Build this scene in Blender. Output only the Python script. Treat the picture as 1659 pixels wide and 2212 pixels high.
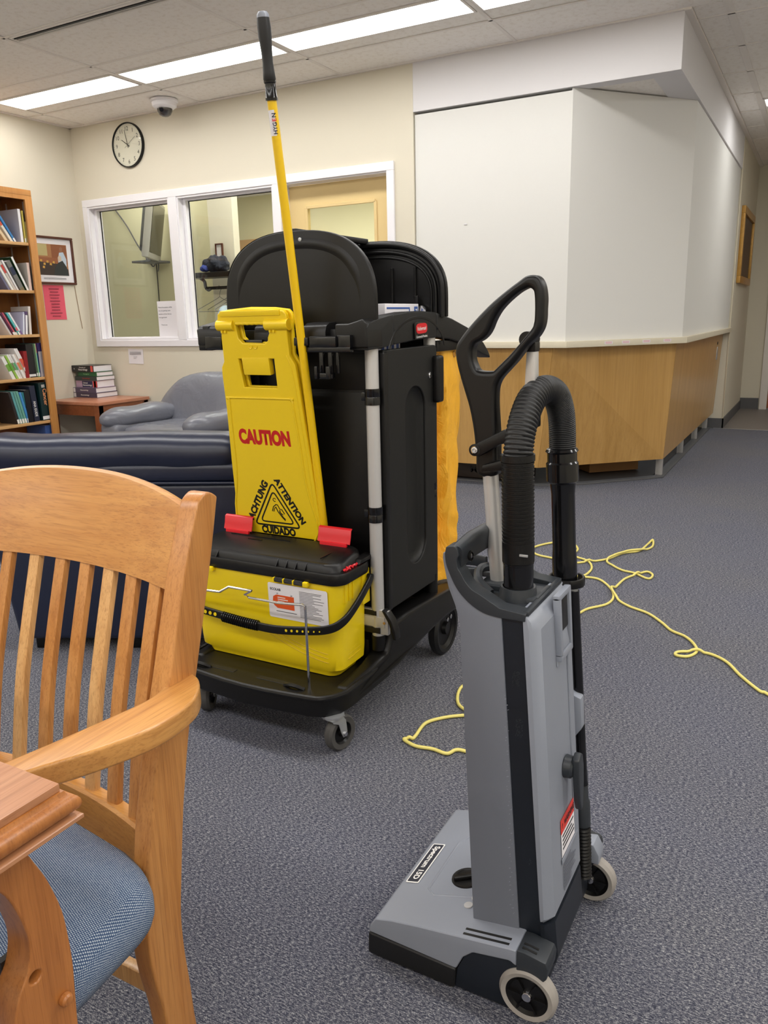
import bpy, bmesh, math, random
from mathutils import Vector, Matrix
V = Vector
random.seed(7)
C = bpy.context.scene.collection
for _o in list(bpy.data.objects):
    bpy.data.objects.remove(_o)
S = bpy.context.scene

# ------------------------------------------------------------------ camera
yaw, pitch, roll = -0.5055, 0.2415, -0.0228
cy, sy, cp, sp = math.cos(yaw), math.sin(yaw), math.cos(pitch), math.sin(pitch)
fw = V((sy*cp, cy*cp, -sp)); rt0 = V((cy, -sy, 0)); up0 = rt0.cross(fw)
rt = math.cos(roll)*rt0 + math.sin(roll)*up0
up = -math.sin(roll)*rt0 + math.cos(roll)*up0
cam = bpy.data.cameras.new('camera'); camo = bpy.data.objects.new('camera', cam); C.objects.link(camo)
cam.sensor_fit = 'HORIZONTAL'; cam.sensor_width = 36; cam.lens = 1700/1659*36
cam.clip_start = 0.02; cam.clip_end = 60
m = Matrix((rt, up, -fw)).transposed().to_4x4(); m.translation = (0, 0, 1.15)
camo.matrix_world = m
S.camera = camo

# ------------------------------------------------------------------ world, exposure, lamps outside the frame, added office fill
w = bpy.data.worlds.new('world'); S.world = w; w.use_nodes = True
w.node_tree.nodes['Background'].inputs[0].default_value = (0.9, 0.95, 1, 1)
w.node_tree.nodes['Background'].inputs[1].default_value = 0.25
S.view_settings.view_transform = 'Standard'; S.view_settings.look = 'None'
S.view_settings.gamma = 1; S.view_settings.use_curve_mapping = False
S.view_settings.exposure = 0.22
try:
    S.cycles.use_denoising = True
    S.cycles.max_bounces = 8
    S.cycles.sample_clamp_indirect = 6
    S.cycles.use_adaptive_sampling = False
except Exception:
    pass
PANEL = 11.0            # emission of the visible diffusers
def area(name, x, y, z, sx, sy_, power, color=(1, 0.985, 0.955), rot=(0, 0, 0)):
    l = bpy.data.lights.new(name, 'AREA'); l.shape = 'RECTANGLE'; l.size = sx; l.size_y = sy_
    l.energy = power; l.color = color
    o = bpy.data.objects.new(name, l); o.location = (x, y, z); o.rotation_euler = rot; C.objects.link(o)
    return o
# further rows of the same recessed ceiling fixtures, behind and beside the camera
for yy in (1.78, -0.66, -3.1):
    for xx in (-4.4, -1.96, 0.48, 2.7):
        area('ceiling_lamp', xx, yy, 2.70, 2.3, 0.28, 26)
area('ceiling_lamp', 1.6, 4.22, 2.70, 1.2, 0.28, 30)
area('corridor_lamp', 0.9, 7.26, 2.70, 1.2, 0.28, 12)
area('office_fill', -3.7, 5.45, 2.60, 1.6, 0.3, 22)  # unseen light added to lift the pilaster behind the glass
area('office_fill', -5.6, 5.45, 2.60, 0.9, 0.3, 9)  # weak unseen light, added to brighten the first window bay
area('office_fill', -4.6, 7.0, 2.60, 2.4, 0.6, 50)  # unseen light added to brighten the far office wall and ceiling

# ------------------------------------------------------------------ colour + materials
def lin(c):
    if isinstance(c, str):
        c = [int(c[i:i+2], 16) for i in (0, 2, 4)]
    r = []
    for v in c[:3]:
        v = v/255.0
        r.append(v/12.92 if v <= 0.04045 else ((v+0.055)/1.055)**2.4)
    return (r[0], r[1], r[2], 1.0)
class N:
    def __init__(s, name):
        s.m = bpy.data.materials.new(name); s.m.use_nodes = True
        s.t = s.m.node_tree; s.b = s.t.nodes['Principled BSDF']; s.tc = None
    def new(s, typ, **k):
        n = s.t.nodes.new(typ)
        for a, v in k.items(): setattr(n, a, v)
        return n
    def link(s, a, b): s.t.links.new(a, b)
    def coord(s, scale=(1, 1, 1), rot=(0, 0, 0), kind='Object'):
        tc = s.new('ShaderNodeTexCoord'); mp = s.new('ShaderNodeMapping')
        mp.inputs['Scale'].default_value = scale; mp.inputs['Rotation'].default_value = rot
        s.link(tc.outputs[kind], mp.inputs['Vector']); return mp.outputs['Vector']
    def noise(s, vec, scale, detail=3, rough=0.55, dist=0):
        n = s.new('ShaderNodeTexNoise'); n.inputs['Scale'].default_value = scale
        n.inputs['Detail'].default_value = detail; n.inputs['Roughness'].default_value = rough
        n.inputs['Distortion'].default_value = dist
        if vec: s.link(vec, n.inputs['Vector'])
        return n.outputs['Fac']
    def ramp(s, fac, stops, interp='LINEAR'):
        r = s.new('ShaderNodeValToRGB'); e = r.color_ramp.elements; r.color_ramp.interpolation = interp
        e[0].position = stops[0][0]; e[0].color = stops[0][1]
        e[1].position = stops[-1][0]; e[1].color = stops[-1][1]
        for p, c in stops[1:-1]:
            x = e.new(p); x.color = c
        s.link(fac, r.inputs[0]); return r.outputs[0]
    def mix(s, fac, a, b, mode='MIX'):
        x = s.new('ShaderNodeMix', data_type='RGBA', blend_type=mode)
        if isinstance(fac, (int, float)): x.inputs[0].default_value = fac
        else: s.link(fac, x.inputs[0])
        for i, v in ((6, a), (7, b)):
            if isinstance(v, tuple): x.inputs[i].default_value = v
            else: s.link(v, x.inputs[i])
        return x.outputs[2]
    def bump(s, h, strength, dist=0.002):
        b = s.new('ShaderNodeBump'); b.inputs['Strength'].default_value = strength
        b.inputs['Distance'].default_value = dist; s.link(h, b.inputs['Height'])
        s.link(b.outputs[0], s.b.inputs['Normal'])
def pl(name, col, rough=0.5, metal=0.0, bump=None, vary=0.0, vscale=8, coat=0.0, spec=0.5, dark=0.6):
    n = N(name); c = lin(col); n.b.inputs['Roughness'].default_value = rough
    n.b.inputs['Metallic'].default_value = metal; n.b.inputs['Coat Weight'].default_value = coat
    n.b.inputs['Specular IOR Level'].default_value = spec
    v = n.coord()
    if vary:
        d = tuple(x*dark for x in c[:3]) + (1,)
        f = n.ramp(n.noise(v, vscale, 5, 0.6), [(0.35, (0, 0, 0, 1)), (0.75, (vary, vary, vary, 1))])
        n.link(n.mix(f, c, d), n.b.inputs['Base Color'])
    else:
        n.b.inputs['Base Color'].default_value = c
    if bump: n.bump(n.noise(v, bump[0], 3), bump[1], 0.001)
    return n.m
def wood(name, c1, c2, axis='z', scale=1.0, rough=0.35, coat=0.25, contrast=1.0):
    n = N(name)
    sc = {'x': (1.2, 26, 26), 'y': (26, 1.2, 26), 'z': (26, 26, 1.2)}[axis]
    v = n.coord(tuple(k*scale for k in sc))
    v2 = n.coord(tuple(k*scale*7 if k > 5 else k*scale*4 for k in sc))
    a = n.noise(v, 1.0, 4, 0.6, 0.9); b = n.noise(v2, 1.0, 3, 0.65, 0.2)
    f = n.ramp(a, [(0.3, lin(c1)), (0.72, lin(c2))])
    g = n.ramp(b, [(0.36, (0.72, 0.66, 0.6, 1)), (0.52, (1, 1, 1, 1))])
    v3 = n.coord(tuple(k*scale*22 if k > 5 else k*scale*14 for k in sc))
    c = n.noise(v3, 1.0, 2, 0.5, 0.1); h_ = n.ramp(c, [(0.34, (0.66, 0.56, 0.46, 1)), (0.45, (1, 1, 1, 1))])
    col = n.mix(0.5*contrast*contrast, n.mix(0.55*contrast, f, g, 'MULTIPLY'), h_, 'MULTIPLY')
    n.link(col, n.b.inputs['Base Color']); n.b.inputs['Roughness'].default_value = rough
    n.b.inputs['Coat Weight'].default_value = coat; n.b.inputs['Coat Roughness'].default_value = 0.2
    n.bump(b, 0.12, 0.0006)
    return n.m
M = {}
M['wall'] = pl('cream wall paint', (220, 213, 195), 0.75, bump=(90, 0.25), vary=0.10, vscale=3, dark=0.9)
M['wall2'] = pl('office cream wall', (222, 214, 176), 0.8)
M['white'] = pl('white painted board', (225, 224, 220), 0.7, bump=(40, 0.12), vary=0.06, vscale=2, dark=0.93)
M['soffit'] = pl('white soffit paint', (228, 226, 228), 0.8, bump=(120, 0.2))
M['trimw'] = pl('white gloss trim', (240, 238, 242), 0.35, bump=(60, 0.05))
M['ledge'] = pl('cream laminate ledge', (222, 213, 190), 0.45, vary=0.25, vscale=14, dark=0.86)
M['base'] = pl('grey vinyl baseboard', (92, 92, 94), 0.5)
M['black'] = pl('black moulded plastic', (13, 12, 12), 0.38, bump=(700, 0.12), vary=0.15, vscale=6, dark=0.75, spec=0.36)
M['blacktex'] = pl('textured black plastic', (20, 20, 19), 0.5, bump=(900, 0.35), spec=0.4)
M['blackgloss'] = pl('glossy black plastic', (14, 14, 16), 0.16)
M['rubber'] = pl('black rubber', (18, 18, 19), 0.5)
M['tyre'] = pl('dark grey rubber tyre', (78, 76, 74), 0.6, vary=0.4, vscale=30)
M['tyreg'] = pl('pale grey rubber tyre', (158, 152, 145), 0.6, vary=0.4, vscale=40, dark=0.7)
M['navyblack'] = pl('blue black plastic', (20, 25, 33), 0.4, bump=(700, 0.1), vary=0.25, vscale=20, dark=1.8)
M['dgrey'] = pl('dark grey plastic', (44, 48, 53), 0.42, bump=(600, 0.15), vary=0.2, vscale=16, dark=0.7)
M['vgrey'] = pl('mid grey plastic', (111, 115, 125), 0.42, bump=(800, 0.12), vary=0.10, vscale=10, dark=0.8)
M['vgrey2'] = pl('light grey plastic', (138, 143, 154), 0.38, bump=(800, 0.1), vary=0.12, vscale=12, dark=0.8)
M['alu'] = pl('brushed aluminium', (206, 204, 202), 0.42, 0.55)
M['chrome'] = pl('chrome', (215, 215, 218), 0.15, 1.0)
M['steel'] = pl('galvanised steel', (186, 188, 190), 0.34, 0.6, vary=0.2, vscale=60)
M['yellow'] = pl('yellow plastic', (240, 205, 26), 0.33, bump=(500, 0.06), vary=0.08, vscale=9, dark=0.85)
M['yellow2'] = pl('yellow bucket plastic', (238, 208, 22), 0.3, bump=(500, 0.06))
M['ypole'] = pl('yellow pole', (240, 196, 18), 0.28)
M['red'] = pl('red plastic', (214, 28, 40), 0.3)
M['redink'] = pl('red ink', (196, 22, 20), 0.5)
M['ink'] = pl('black ink', (14, 13, 12), 0.5)
M['navyink'] = pl('dark navy ink', (26, 30, 52), 0.5)
M['whiteink'] = pl('white ink', (238, 236, 232), 0.5)
M['greyink'] = pl('grey ink', (92, 90, 94), 0.6)
M['paper'] = pl('white paper', (232, 229, 233), 0.8)
M['pink'] = pl('pink paper', (228, 92, 112), 0.8)
M['orange'] = pl('orange label ink', (226, 88, 30), 0.5)
M['cord'] = pl('yellow flex', (240, 226, 128), 0.45, vary=0.3, vscale=60, dark=0.85)
M['tee'] = pl('ceiling tee metal', (236, 230, 224), 0.5)
M['plenum'] = pl('dark plenum', (60, 56, 52), 0.9)
M['gold'] = pl('gilt wood', (196, 150, 74), 0.35, 0.3, vary=0.5, vscale=30)
M['frame'] = pl('dark brown frame', (84, 44, 30), 0.35)
M['door'] = pl('beige door paint', (232, 205, 146), 0.5)
M['tile'] = pl('grey brown floor tile', (134, 128, 124), 0.45, vary=0.5, vscale=60)
M['oak_z'] = wood('honey oak upright', (204, 144, 80), (182, 118, 56), 'z')
M['oak_x'] = wood('honey oak rail', (206, 148, 78), (182, 120, 54), 'x')
M['oak_y'] = wood('honey oak arm', (210, 154, 84), (188, 126, 62), 'y')
M['slat_pale'] = wood('pale oak slat', (224, 176, 116), (204, 150, 90), 'z')
M['tabletop'] = wood('pinkish oak laminate', (192, 140, 102), (172, 116, 78), 'y', 1.2)
M['tableleg'] = wood('brown oak leg', (186, 120, 62), (160, 98, 46), 'z')
M['shelfwood'] = wood('shelf oak', (206, 148, 84), (188, 126, 64), 'z', 0.6, contrast=0.5)
M['shelfback'] = wood('shelf back oak', (160, 106, 54), (136, 86, 42), 'z', 0.6, contrast=0.5)
M['shelfboard'] = wood('shelf edge oak', (214, 170, 116), (200, 152, 98), 'y', 0.6, contrast=0.4)
M['endtable'] = wood('red brown table wood', (150, 88, 54), (124, 68, 40), 'y', 0.7)
M['endtop'] = wood('table top wood', (196, 134, 104), (178, 114, 84), 'y', 0.7, contrast=0.5)
M['counter'] = wood('maple counter panel', (198, 156, 92), (180, 138, 74), 'z', 0.35, contrast=0.55)
M['card'] = pl('brown cardboard', (150, 112, 74), 0.85)
def leather(name, col, rough, wr=0.5, sc=5):
    n = N(name); n.b.inputs['Base Color'].default_value = lin(col); n.b.inputs['Roughness'].default_value = rough
    n.b.inputs['Specular IOR Level'].default_value = 0.6
    v = n.coord(); a = n.noise(v, sc, 3, 0.5, 1.2); b = n.noise(v, 220, 2)
    mm = n.new('ShaderNodeMath', operation='MULTIPLY_ADD'); n.link(b, mm.inputs[0]); mm.inputs[1].default_value = 0.02
    n.link(a, mm.inputs[2]); n.bump(mm.outputs[0], wr, 0.03)
    return n.m
M['navy'] = leather('navy leather', (24, 31, 54), 0.33, 0.18, 3)
M['greyleather'] = leather('grey blue leather', (110, 112, 122), 0.27, 0.35, 5)
def vinyl():
    n = N('yellow vinyl'); n.b.inputs['Base Color'].default_value = lin((252, 186, 52)); n.b.inputs['Roughness'].default_value = 0.42
    v = n.coord((1, 1, 0.5)); a = n.noise(v, 16, 5, 0.6, 1.5)
    n.bump(a, 0.6, 0.012); return n.m
M['vinyl'] = vinyl()
def carpet():
    n = N('blue grey carpet'); v = n.coord((0.8, 2.4, 1))
    a = n.noise(v, 420, 4, 0.85); b = n.noise(v, 150, 4, 0.8); c = n.noise(n.coord(), 1.3, 2)
    mm = n.new('ShaderNodeMath', operation='MULTIPLY_ADD'); n.link(b, mm.inputs[0]); mm.inputs[1].default_value = 0.6
    m2 = n.new('ShaderNodeMath', operation='MULTIPLY'); n.link(a, m2.inputs[0]); m2.inputs[1].default_value = 0.6
    n.link(m2.outputs[0], mm.inputs[2])
    col = n.ramp(mm.outputs[0], [(0.48, lin((15, 17, 34))), (0.565, lin((66, 69, 86))), (0.62, lin((100, 102, 113))), (0.70, lin((204, 202, 200)))])
    tint = n.ramp(c, [(0.4, (0.93, 0.94, 1.0, 1)), (0.65, (1.0, 0.99, 0.97, 1))])
    n.link(n.mix(1.0, col, tint, 'MULTIPLY'), n.b.inputs['Base Color'])
    n.b.inputs['Roughness'].default_value = 0.95; n.b.inputs['Specular IOR Level'].default_value = 0.1
    n.b.inputs['Sheen Weight'].default_value = 0.07; n.b.inputs['Sheen Roughness'].default_value = 0.45; n.b.inputs['Sheen Tint'].default_value = (0.86, 0.9, 1, 1)
    n.bump(mm.outputs[0], 0.9, 0.003); return n.m
M['carpet'] = carpet()
def ctile():
    n = N('mineral fibre ceiling tile'); v = n.coord(); a = n.noise(v, 260, 4, 0.8); b = n.noise(v, 30, 3, 0.7)
    col = n.ramp(a, [(0.30, lin((222, 214, 206))), (0.42, lin((248, 243, 237))), (0.7, lin((250, 246, 241)))])
    st = n.ramp(b, [(0.25, lin((214, 204, 190))), (0.5, (1, 1, 1, 1))])
    n.link(n.mix(0.4, col, st, 'MULTIPLY'), n.b.inputs['Base Color']); n.b.inputs['Roughness'].default_value = 0.9
    n.bump(a, 0.3, 0.001); return n.m
M['ctile'] = ctile()
def seatfab():
    n = N('blue woven seat fabric'); v = n.coord((1, 1, 1), (0, 0, 0.3), 'UV')
    vo = n.new('ShaderNodeTexVoronoi'); vo.feature = 'F1'; vo.inputs['Scale'].default_value = 400
    vo.inputs['Randomness'].default_value = 0.12; n.link(v, vo.inputs['Vector'])
    a = n.ramp(vo.outputs['Distance'], [(0.20, lin((206, 212, 214))), (0.34, lin((84, 108, 140))), (0.60, lin((48, 68, 104)))])
    k = n.noise(v, 90, 3); t = n.ramp(k, [(0.3, (0.78, 0.84, 0.9, 1)), (0.7, (1, 1, 1, 1))])
    n.link(n.mix(1, a, t, 'MULTIPLY'), n.b.inputs['Base Color']); n.b.inputs['Roughness'].default_value = 0.9
    n.bump(vo.outputs['Distance'], -0.6, 0.002); return n.m
M['seatfab'] = seatfab()
def glass(name, refl=1.0):
    n = N(name); t = n.new('ShaderNodeBsdfTransparent'); g = n.new('ShaderNodeBsdfGlossy'); x = n.new('ShaderNodeMixShader')
    g.inputs['Roughness'].default_value = 0.0; t.inputs[0].default_value = (0.94, 0.96, 0.94, 1)
    f = n.new('ShaderNodeLayerWeight'); f.inputs['Blend'].default_value = 0.5
    pw = n.new('ShaderNodeMath', operation='POWER'); n.link(f.outputs['Facing'], pw.inputs[0]); pw.inputs[1].default_value = 5
    mu = n.new('ShaderNodeMath', operation='MULTIPLY_ADD'); n.link(pw.outputs[0], mu.inputs[0]); mu.inputs[1].default_value = 0.9*refl; mu.inputs[2].default_value = 0.035*refl
    n.link(mu.outputs[0], x.inputs[0]); n.link(t.outputs[0], x.inputs[1]); n.link(g.outputs[0], x.inputs[2])
    n.link(x.outputs[0], n.t.nodes['Material Output'].inputs['Surface']); return n.m
M['glass'] = glass('window glass')
def emit(name, col, st):
    n = N(name); n.b.inputs['Base Color'].default_value = (0.9, 0.9, 0.9, 1)
    n.b.inputs['Emission Color'].default_value = col; n.b.inputs['Emission Strength'].default_value = st; return n.m
M['lamp'] = emit('lit lamp diffuser', (1, 0.985, 0.955, 1), PANEL)
_mc = {}
def cm(col, rough=0.5):
    k = (tuple(col), rough)
    if k not in _mc: _mc[k] = pl('coloured cover', col, rough)
    return _mc[k]

# ------------------------------------------------------------------ mesh helpers
LOC = {}
def BM(): return bmesh.new()
def finish(me, smooth=True, ang=32):
    if smooth:
        me.shade_smooth(); me.set_sharp_from_angle(angle=math.radians(ang))
def obj(name, bm, mat, parent=None, smooth=True, ang=32, origin=None):
    if isinstance(bm, bmesh.types.BMesh):
        bmesh.ops.recalc_face_normals(bm, faces=bm.faces)
        me = bpy.data.meshes.new(name); bm.to_mesh(me); bm.free()
    else: me = bm
    finish(me, smooth, ang)
    off = V((0, 0, 0))
    if parent is not None: off = LOC.get(parent.name, V((0, 0, 0)))
    elif origin is not None: off = V(origin)
    if off.length: me.transform(Matrix.Translation(-off))
    for k in (mat if isinstance(mat, (list, tuple)) else [mat]): me.materials.append(k)
    o = bpy.data.objects.new(name, me); C.objects.link(o)
    if parent is not None: o.parent = parent; LOC[o.name] = off
    else: o.location = off; LOC[o.name] = off
    return o
def tag(o, label=None, cat=None, group=None, kind=None):
    if label: o['label'] = label
    if cat: o['category'] = cat
    if group: o['group'] = group
    if kind: o['kind'] = kind
    return o
def thing(name, label, cat, loc=(0, 0, 0), group=None, rotz=0, local=False):
    o = bpy.data.objects.new(name, None); C.objects.link(o); o.location = loc; o.rotation_euler = (0, 0, rotz)
    o.empty_display_size = 0.05
    LOC[o.name] = V((0, 0, 0)) if local else V(loc)
    return tag(o, label, cat, group)
def solo(name, bm, mat, label, cat, group=None, origin=None, smooth=True, ang=32):
    if origin is None and isinstance(bm, bmesh.types.BMesh):
        xs = [v.co.x for v in bm.verts]; ys = [v.co.y for v in bm.verts]; zs = [v.co.z for v in bm.verts]
        origin = ((min(xs)+max(xs))/2, (min(ys)+max(ys))/2, min(zs))
    return tag(obj(name, bm, mat, None, smooth, ang, origin), label, cat, group)
def struct(name, bm, mat, parent=None, smooth=True):
    o = obj(name, bm, mat, parent, smooth)
    if parent is None: o['kind'] = 'structure'
    return o
def copyobj(o, parent=None):
    c = o.copy(); C.objects.link(c); c.parent = parent; LOC[c.name] = LOC.get(o.name, V((0, 0, 0)))
    return c
def copytree(root, delta, label=None):
    c = copyobj(root); c.location = root.location + V(delta)
    if label: c['label'] = label
    for ch in root.children:
        k = copyobj(ch, c)
        for g in ch.children: copyobj(g, k)
    return c
def bx(bm, x0, x1, y0, y1, z0, z1, bev=0.0, seg=2, mtx=None):
    r = bmesh.ops.create_cube(bm, size=1.0); vs = r['verts']
    for v in vs: v.co = V((x0+(v.co.x+.5)*(x1-x0), y0+(v.co.y+.5)*(y1-y0), z0+(v.co.z+.5)*(z1-z0)))
    if bev > 0:
        es = list({e for v in vs for e in v.link_edges})
        b = min(bev, 0.49*min(abs(x1-x0), abs(y1-y0), abs(z1-z0)))
        r = bmesh.ops.bevel(bm, geom=es, offset=b, segments=seg, profile=0.6, affect='EDGES')
        vs = list({v for f in r['faces'] for v in f.verts} | {v for v in vs if v.is_valid})
    if mtx is not None:
        for v in vs: v.co = mtx @ v.co
    return vs
def prism(bm, pts, axis, a, b, bev=0.0, seg=2, mtx=None):
    def P(p, t):
        if axis == 'x': return V((t, p[0], p[1]))
        if axis == 'y': return V((p[0], t, p[1]))
        return V((p[0], p[1], t))
    A = [bm.verts.new(P(p, a)) for p in pts]; B = [bm.verts.new(P(p, b)) for p in pts]; n = len(pts)
    fs = [bm.faces.new(A), bm.faces.new(B[::-1])]
    for i in range(n): fs.append(bm.faces.new((A[i], B[i], B[(i+1) % n], A[(i+1) % n])))
    vs = A+B
    if bev > 0:
        bm.normal_update()
        es = [e for e in {e for v in vs for e in v.link_edges} if len(e.link_faces) == 2 and e.calc_face_angle(0) > 0.5]
        r = bmesh.ops.bevel(bm, geom=es, offset=bev, segments=seg, profile=0.6, affect='EDGES', clamp_overlap=True)
        vs = list({v for f in r['faces'] for v in f.verts} | {v for v in vs if v.is_valid})
    if mtx is not None:
        for v in vs: v.co = mtx @ v.co
    return vs
def smoothpath(pts, n=6, closed=False):
    P = [V(p) for p in pts]; out = []; L = len(P)
    rng = range(L) if closed else range(L-1)
    for i in rng:
        p0 = P[(i-1) % L] if (closed or i > 0) else P[0]; p1 = P[i]; p2 = P[(i+1) % L]
        p3 = P[(i+2) % L] if (closed or i+2 < L) else P[-1]
        for k in range(n):
            t = k/n
            out.append(0.5*((2*p1)+(p2-p0)*t+(2*p0-5*p1+4*p2-p3)*t*t+(3*p1-p0-3*p2+p3)*t**3))
    if not closed: out.append(P[-1])
    return out
def tube(bm, pts, r, seg=12, caps=True, closed=False, prof=None, upv=None):
    P = [V(p) for p in pts]; n = len(P); rings = []; u = None
    for i in range(n):
        if closed: t = (P[(i+1) % n]-P[i-1])
        else: t = P[min(i+1, n-1)]-P[max(i-1, 0)]
        t.normalize()
        if upv is not None: u = V(upv); u = (u - t*u.dot(t)).normalized()
        elif u is None:
            a = V((0, 0, 1)) if abs(t.z) < 0.9 else V((1, 0, 0)); u = (a-t*a.dot(t)).normalized()
        else: u = (u-t*u.dot(t)).normalized()
        s = t.cross(u); rr = r[i] if isinstance(r, (list, tuple)) else r; ring = []
        if prof is not None:
            for (a, b) in prof: ring.append(bm.verts.new(P[i]+s*a*rr+u*b*rr))
        else:
            for k in range(seg):
                q = 2*math.pi*k/seg; ring.append(bm.verts.new(P[i]+s*math.cos(q)*rr+u*math.sin(q)*rr))
        rings.append(ring)
    K = len(rings[0])
    for i in range(n if closed else n-1):
        A, B = rings[i], rings[(i+1) % n]
        for k in range(K): bm.faces.new((A[k], A[(k+1) % K], B[(k+1) % K], B[k]))
    if caps and not closed: bm.faces.new(rings[0][::-1]); bm.faces.new(rings[-1])
    return [v for r_ in rings for v in r_]
def lathe(bm, prof, o=(0, 0, 0), axis=(0, 0, 1), seg=24, close=True):
    ax = V(axis).normalized(); a = V((0, 0, 1)) if abs(ax.z) < 0.9 else V((1, 0, 0))
    u = (a-ax*a.dot(ax)).normalized(); s = ax.cross(u); o = V(o); rings = []
    for (r, z) in prof:
        if r < 1e-6: rings.append([bm.verts.new(o+ax*z)])
        else: rings.append([bm.verts.new(o+ax*z+u*math.cos(2*math.pi*k/seg)*r+s*math.sin(2*math.pi*k/seg)*r) for k in range(seg)])
    for A, B in zip(rings, rings[1:]):
        for k in range(seg):
            a0, a1 = A[k % len(A)], A[(k+1) % len(A)]; b0, b1 = B[k % len(B)], B[(k+1) % len(B)]
            f = []
            for v in (a0, a1, b1, b0):
                if v not in f: f.append(v)
            if len(f) > 2: bm.faces.new(f)
    if close:
        for R, fl in ((rings[0], True), (rings[-1], False)):
            if len(R) > 2: bm.faces.new(R[::-1] if fl else R)
def blob(bm, c, s, e=2.5, nu=20, nv=12, mtx=None, fn=None):
    """superellipsoid cushion"""
    def sg(v, p): return math.copysign(abs(v)**p, v)
    rows = []; p = 2.0/e
    for j in range(nv+1):
        b = -math.pi/2+math.pi*j/nv; row = []
        for i in range(nu):
            a = 2*math.pi*i/nu
            q = V((sg(math.cos(b), p)*sg(math.cos(a), p)*s[0], sg(math.cos(b), p)*sg(math.sin(a), p)*s[1], sg(math.sin(b), p)*s[2]))
            if fn: q = fn(q)
            q = q+V(c)
            if mtx is not None: q = mtx @ q
            row.append(q)
            if j in (0, nv): break
        rows.append([bm.verts.new(q) for q in row])
    for A, B in zip(rows, rows[1:]):
        for k in range(nu):
            f = []
            for v in (A[k % len(A)], A[(k+1) % len(A)], B[(k+1) % len(B)], B[k % len(B)]):
                if v not in f: f.append(v)
            if len(f) > 2: bm.faces.new(f)
def frame(right, upv, pos):
    r = V(right).normalized(); u = V(upv); u = (u-r*u.dot(r)).normalized(); nrm = r.cross(u)
    m_ = Matrix((r, u, nrm)).transposed().to_4x4(); m_.translation = V(pos); return m_
def plate(outer, holes, depth, bev, mtx, seg=2, smoothn=0):
    """flat shape with holes, given thickness and rounded edges; local xy -> mtx; front face at z=+depth/2"""
    cu = bpy.data.curves.new('c', 'CURVE'); cu.dimensions = '2D'; cu.fill_mode = 'BOTH'
    for pts in [outer]+list(holes):
        if smoothn: pts = [(p.x, p.y) for p in smoothpath([(a, b, 0) for a, b in pts], smoothn, True)]
        s = cu.splines.new('POLY'); s.points.add(len(pts)-1)
        for k, (a, b) in enumerate(pts): s.points[k].co = (a, b, 0, 1)
        s.use_cyclic_u = True
    cu.extrude = max(depth/2-bev, 0); cu.bevel_depth = bev; cu.bevel_resolution = seg; cu.offset = -bev
    o = bpy.data.objects.new('c', cu); C.objects.link(o); bpy.context.view_layer.update()
    me = bpy.data.meshes.new_from_object(o); bpy.data.objects.remove(o); bpy.data.curves.remove(cu)
    me.materials.clear(); me.transform(mtx)
    return me
def text_mesh(s, mtx, h, wdt=None, bold=0.0, ext=0.0, align='CENTER', shear=0, spacing=1.0):
    cu = bpy.data.curves.new('t', 'FONT'); cu.body = s; cu.size = 1; cu.offset = bold; cu.shear = shear
    cu.space_character = spacing; cu.align_x = align; cu.resolution_u = 4
    o = bpy.data.objects.new('t', cu); C.objects.link(o); bpy.context.view_layer.update()
    me = bpy.data.meshes.new_from_object(o); bpy.data.objects.remove(o); bpy.data.curves.remove(cu)
    me.materials.clear()
    xs = [v.co.x for v in me.vertices]; ys = [v.co.y for v in me.vertices]
    cx = {'CENTER': (min(xs)+max(xs))/2, 'LEFT': min(xs), 'RIGHT': max(xs)}[align]; cyy = (min(ys)+max(ys))/2
    ky = h/(max(ys)-min(ys)); kx = (wdt/(max(xs)-min(xs))) if wdt else ky
    for v in me.vertices: v.co = ((v.co.x-cx)*kx, (v.co.y-cyy)*ky, 0)
    bmm = BM(); bmm.from_mesh(me); bpy.data.meshes.remove(me)
    if ext > 0:
        r = bmesh.ops.extrude_face_region(bmm, geom=bmm.faces[:])
        for v in [g for g in r['geom'] if isinstance(g, bmesh.types.BMVert)]: v.co.z += ext
    for v in bmm.verts: v.co = mtx @ (v.co+V((0, 0, 0.0004)))
    return bmm
def letter(s, mat, parent, pos, right, upv, h, wdt=None, bold=0.0, align='CENTER', name='lettering', **k):
    return obj(name, text_mesh(s, frame(right, upv, pos), h, wdt, bold, align=align, **k), mat, parent, smooth=False)
def lines(bm, mtx, w_, ys, h, t=0.0004, rnd=True):
    for y in ys:
        ww = w_*(random.uniform(0.5, 1) if rnd else 1)
        vs = bx(bm, -w_/2, -w_/2+ww, y-h/2, y+h/2, 0, t, mtx=mtx)
def rrect(w_, h, r, n=5):
    o = []
    for cx, cyy, a0 in ((w_/2-r, h/2-r, 0), (-w_/2+r, h/2-r, 90), (-w_/2+r, -h/2+r, 180), (w_/2-r, -h/2+r, 270)):
        for k in range(n+1):
            a = math.radians(a0+90*k/n); o.append((cx+r*math.cos(a), cyy+r*math.sin(a)))
    return o
# ================================================================== STRUCTURE
WX0, WY, CZ = -5.588, 4.93, 2.72
b = BM(); bx(b, -6.2, 3.6, -3.8, 8.51, -0.06, 0.0); floor = struct('floor', b, M['carpet'])
b = BM(); bx(b, -6.2, 3.6, 8.51, 10.6, -0.06, 0.001); struct('floor_corridor', b, M['tile'])

b = BM(); bx(b, -0.9, 1.6, 8.50, 8.525, 0.0, 0.004, 0.002); struct('trim_1', b, M['steel'])
b = BM(); bx(b, -5.75, 3.55, -3.75, WY, CZ+0.03, CZ+0.08); bx(b, -0.83, 1.65, WY, 10.45, CZ+0.03, CZ+0.08)
ceiling = struct('ceiling', b, M['plenum'])
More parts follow.
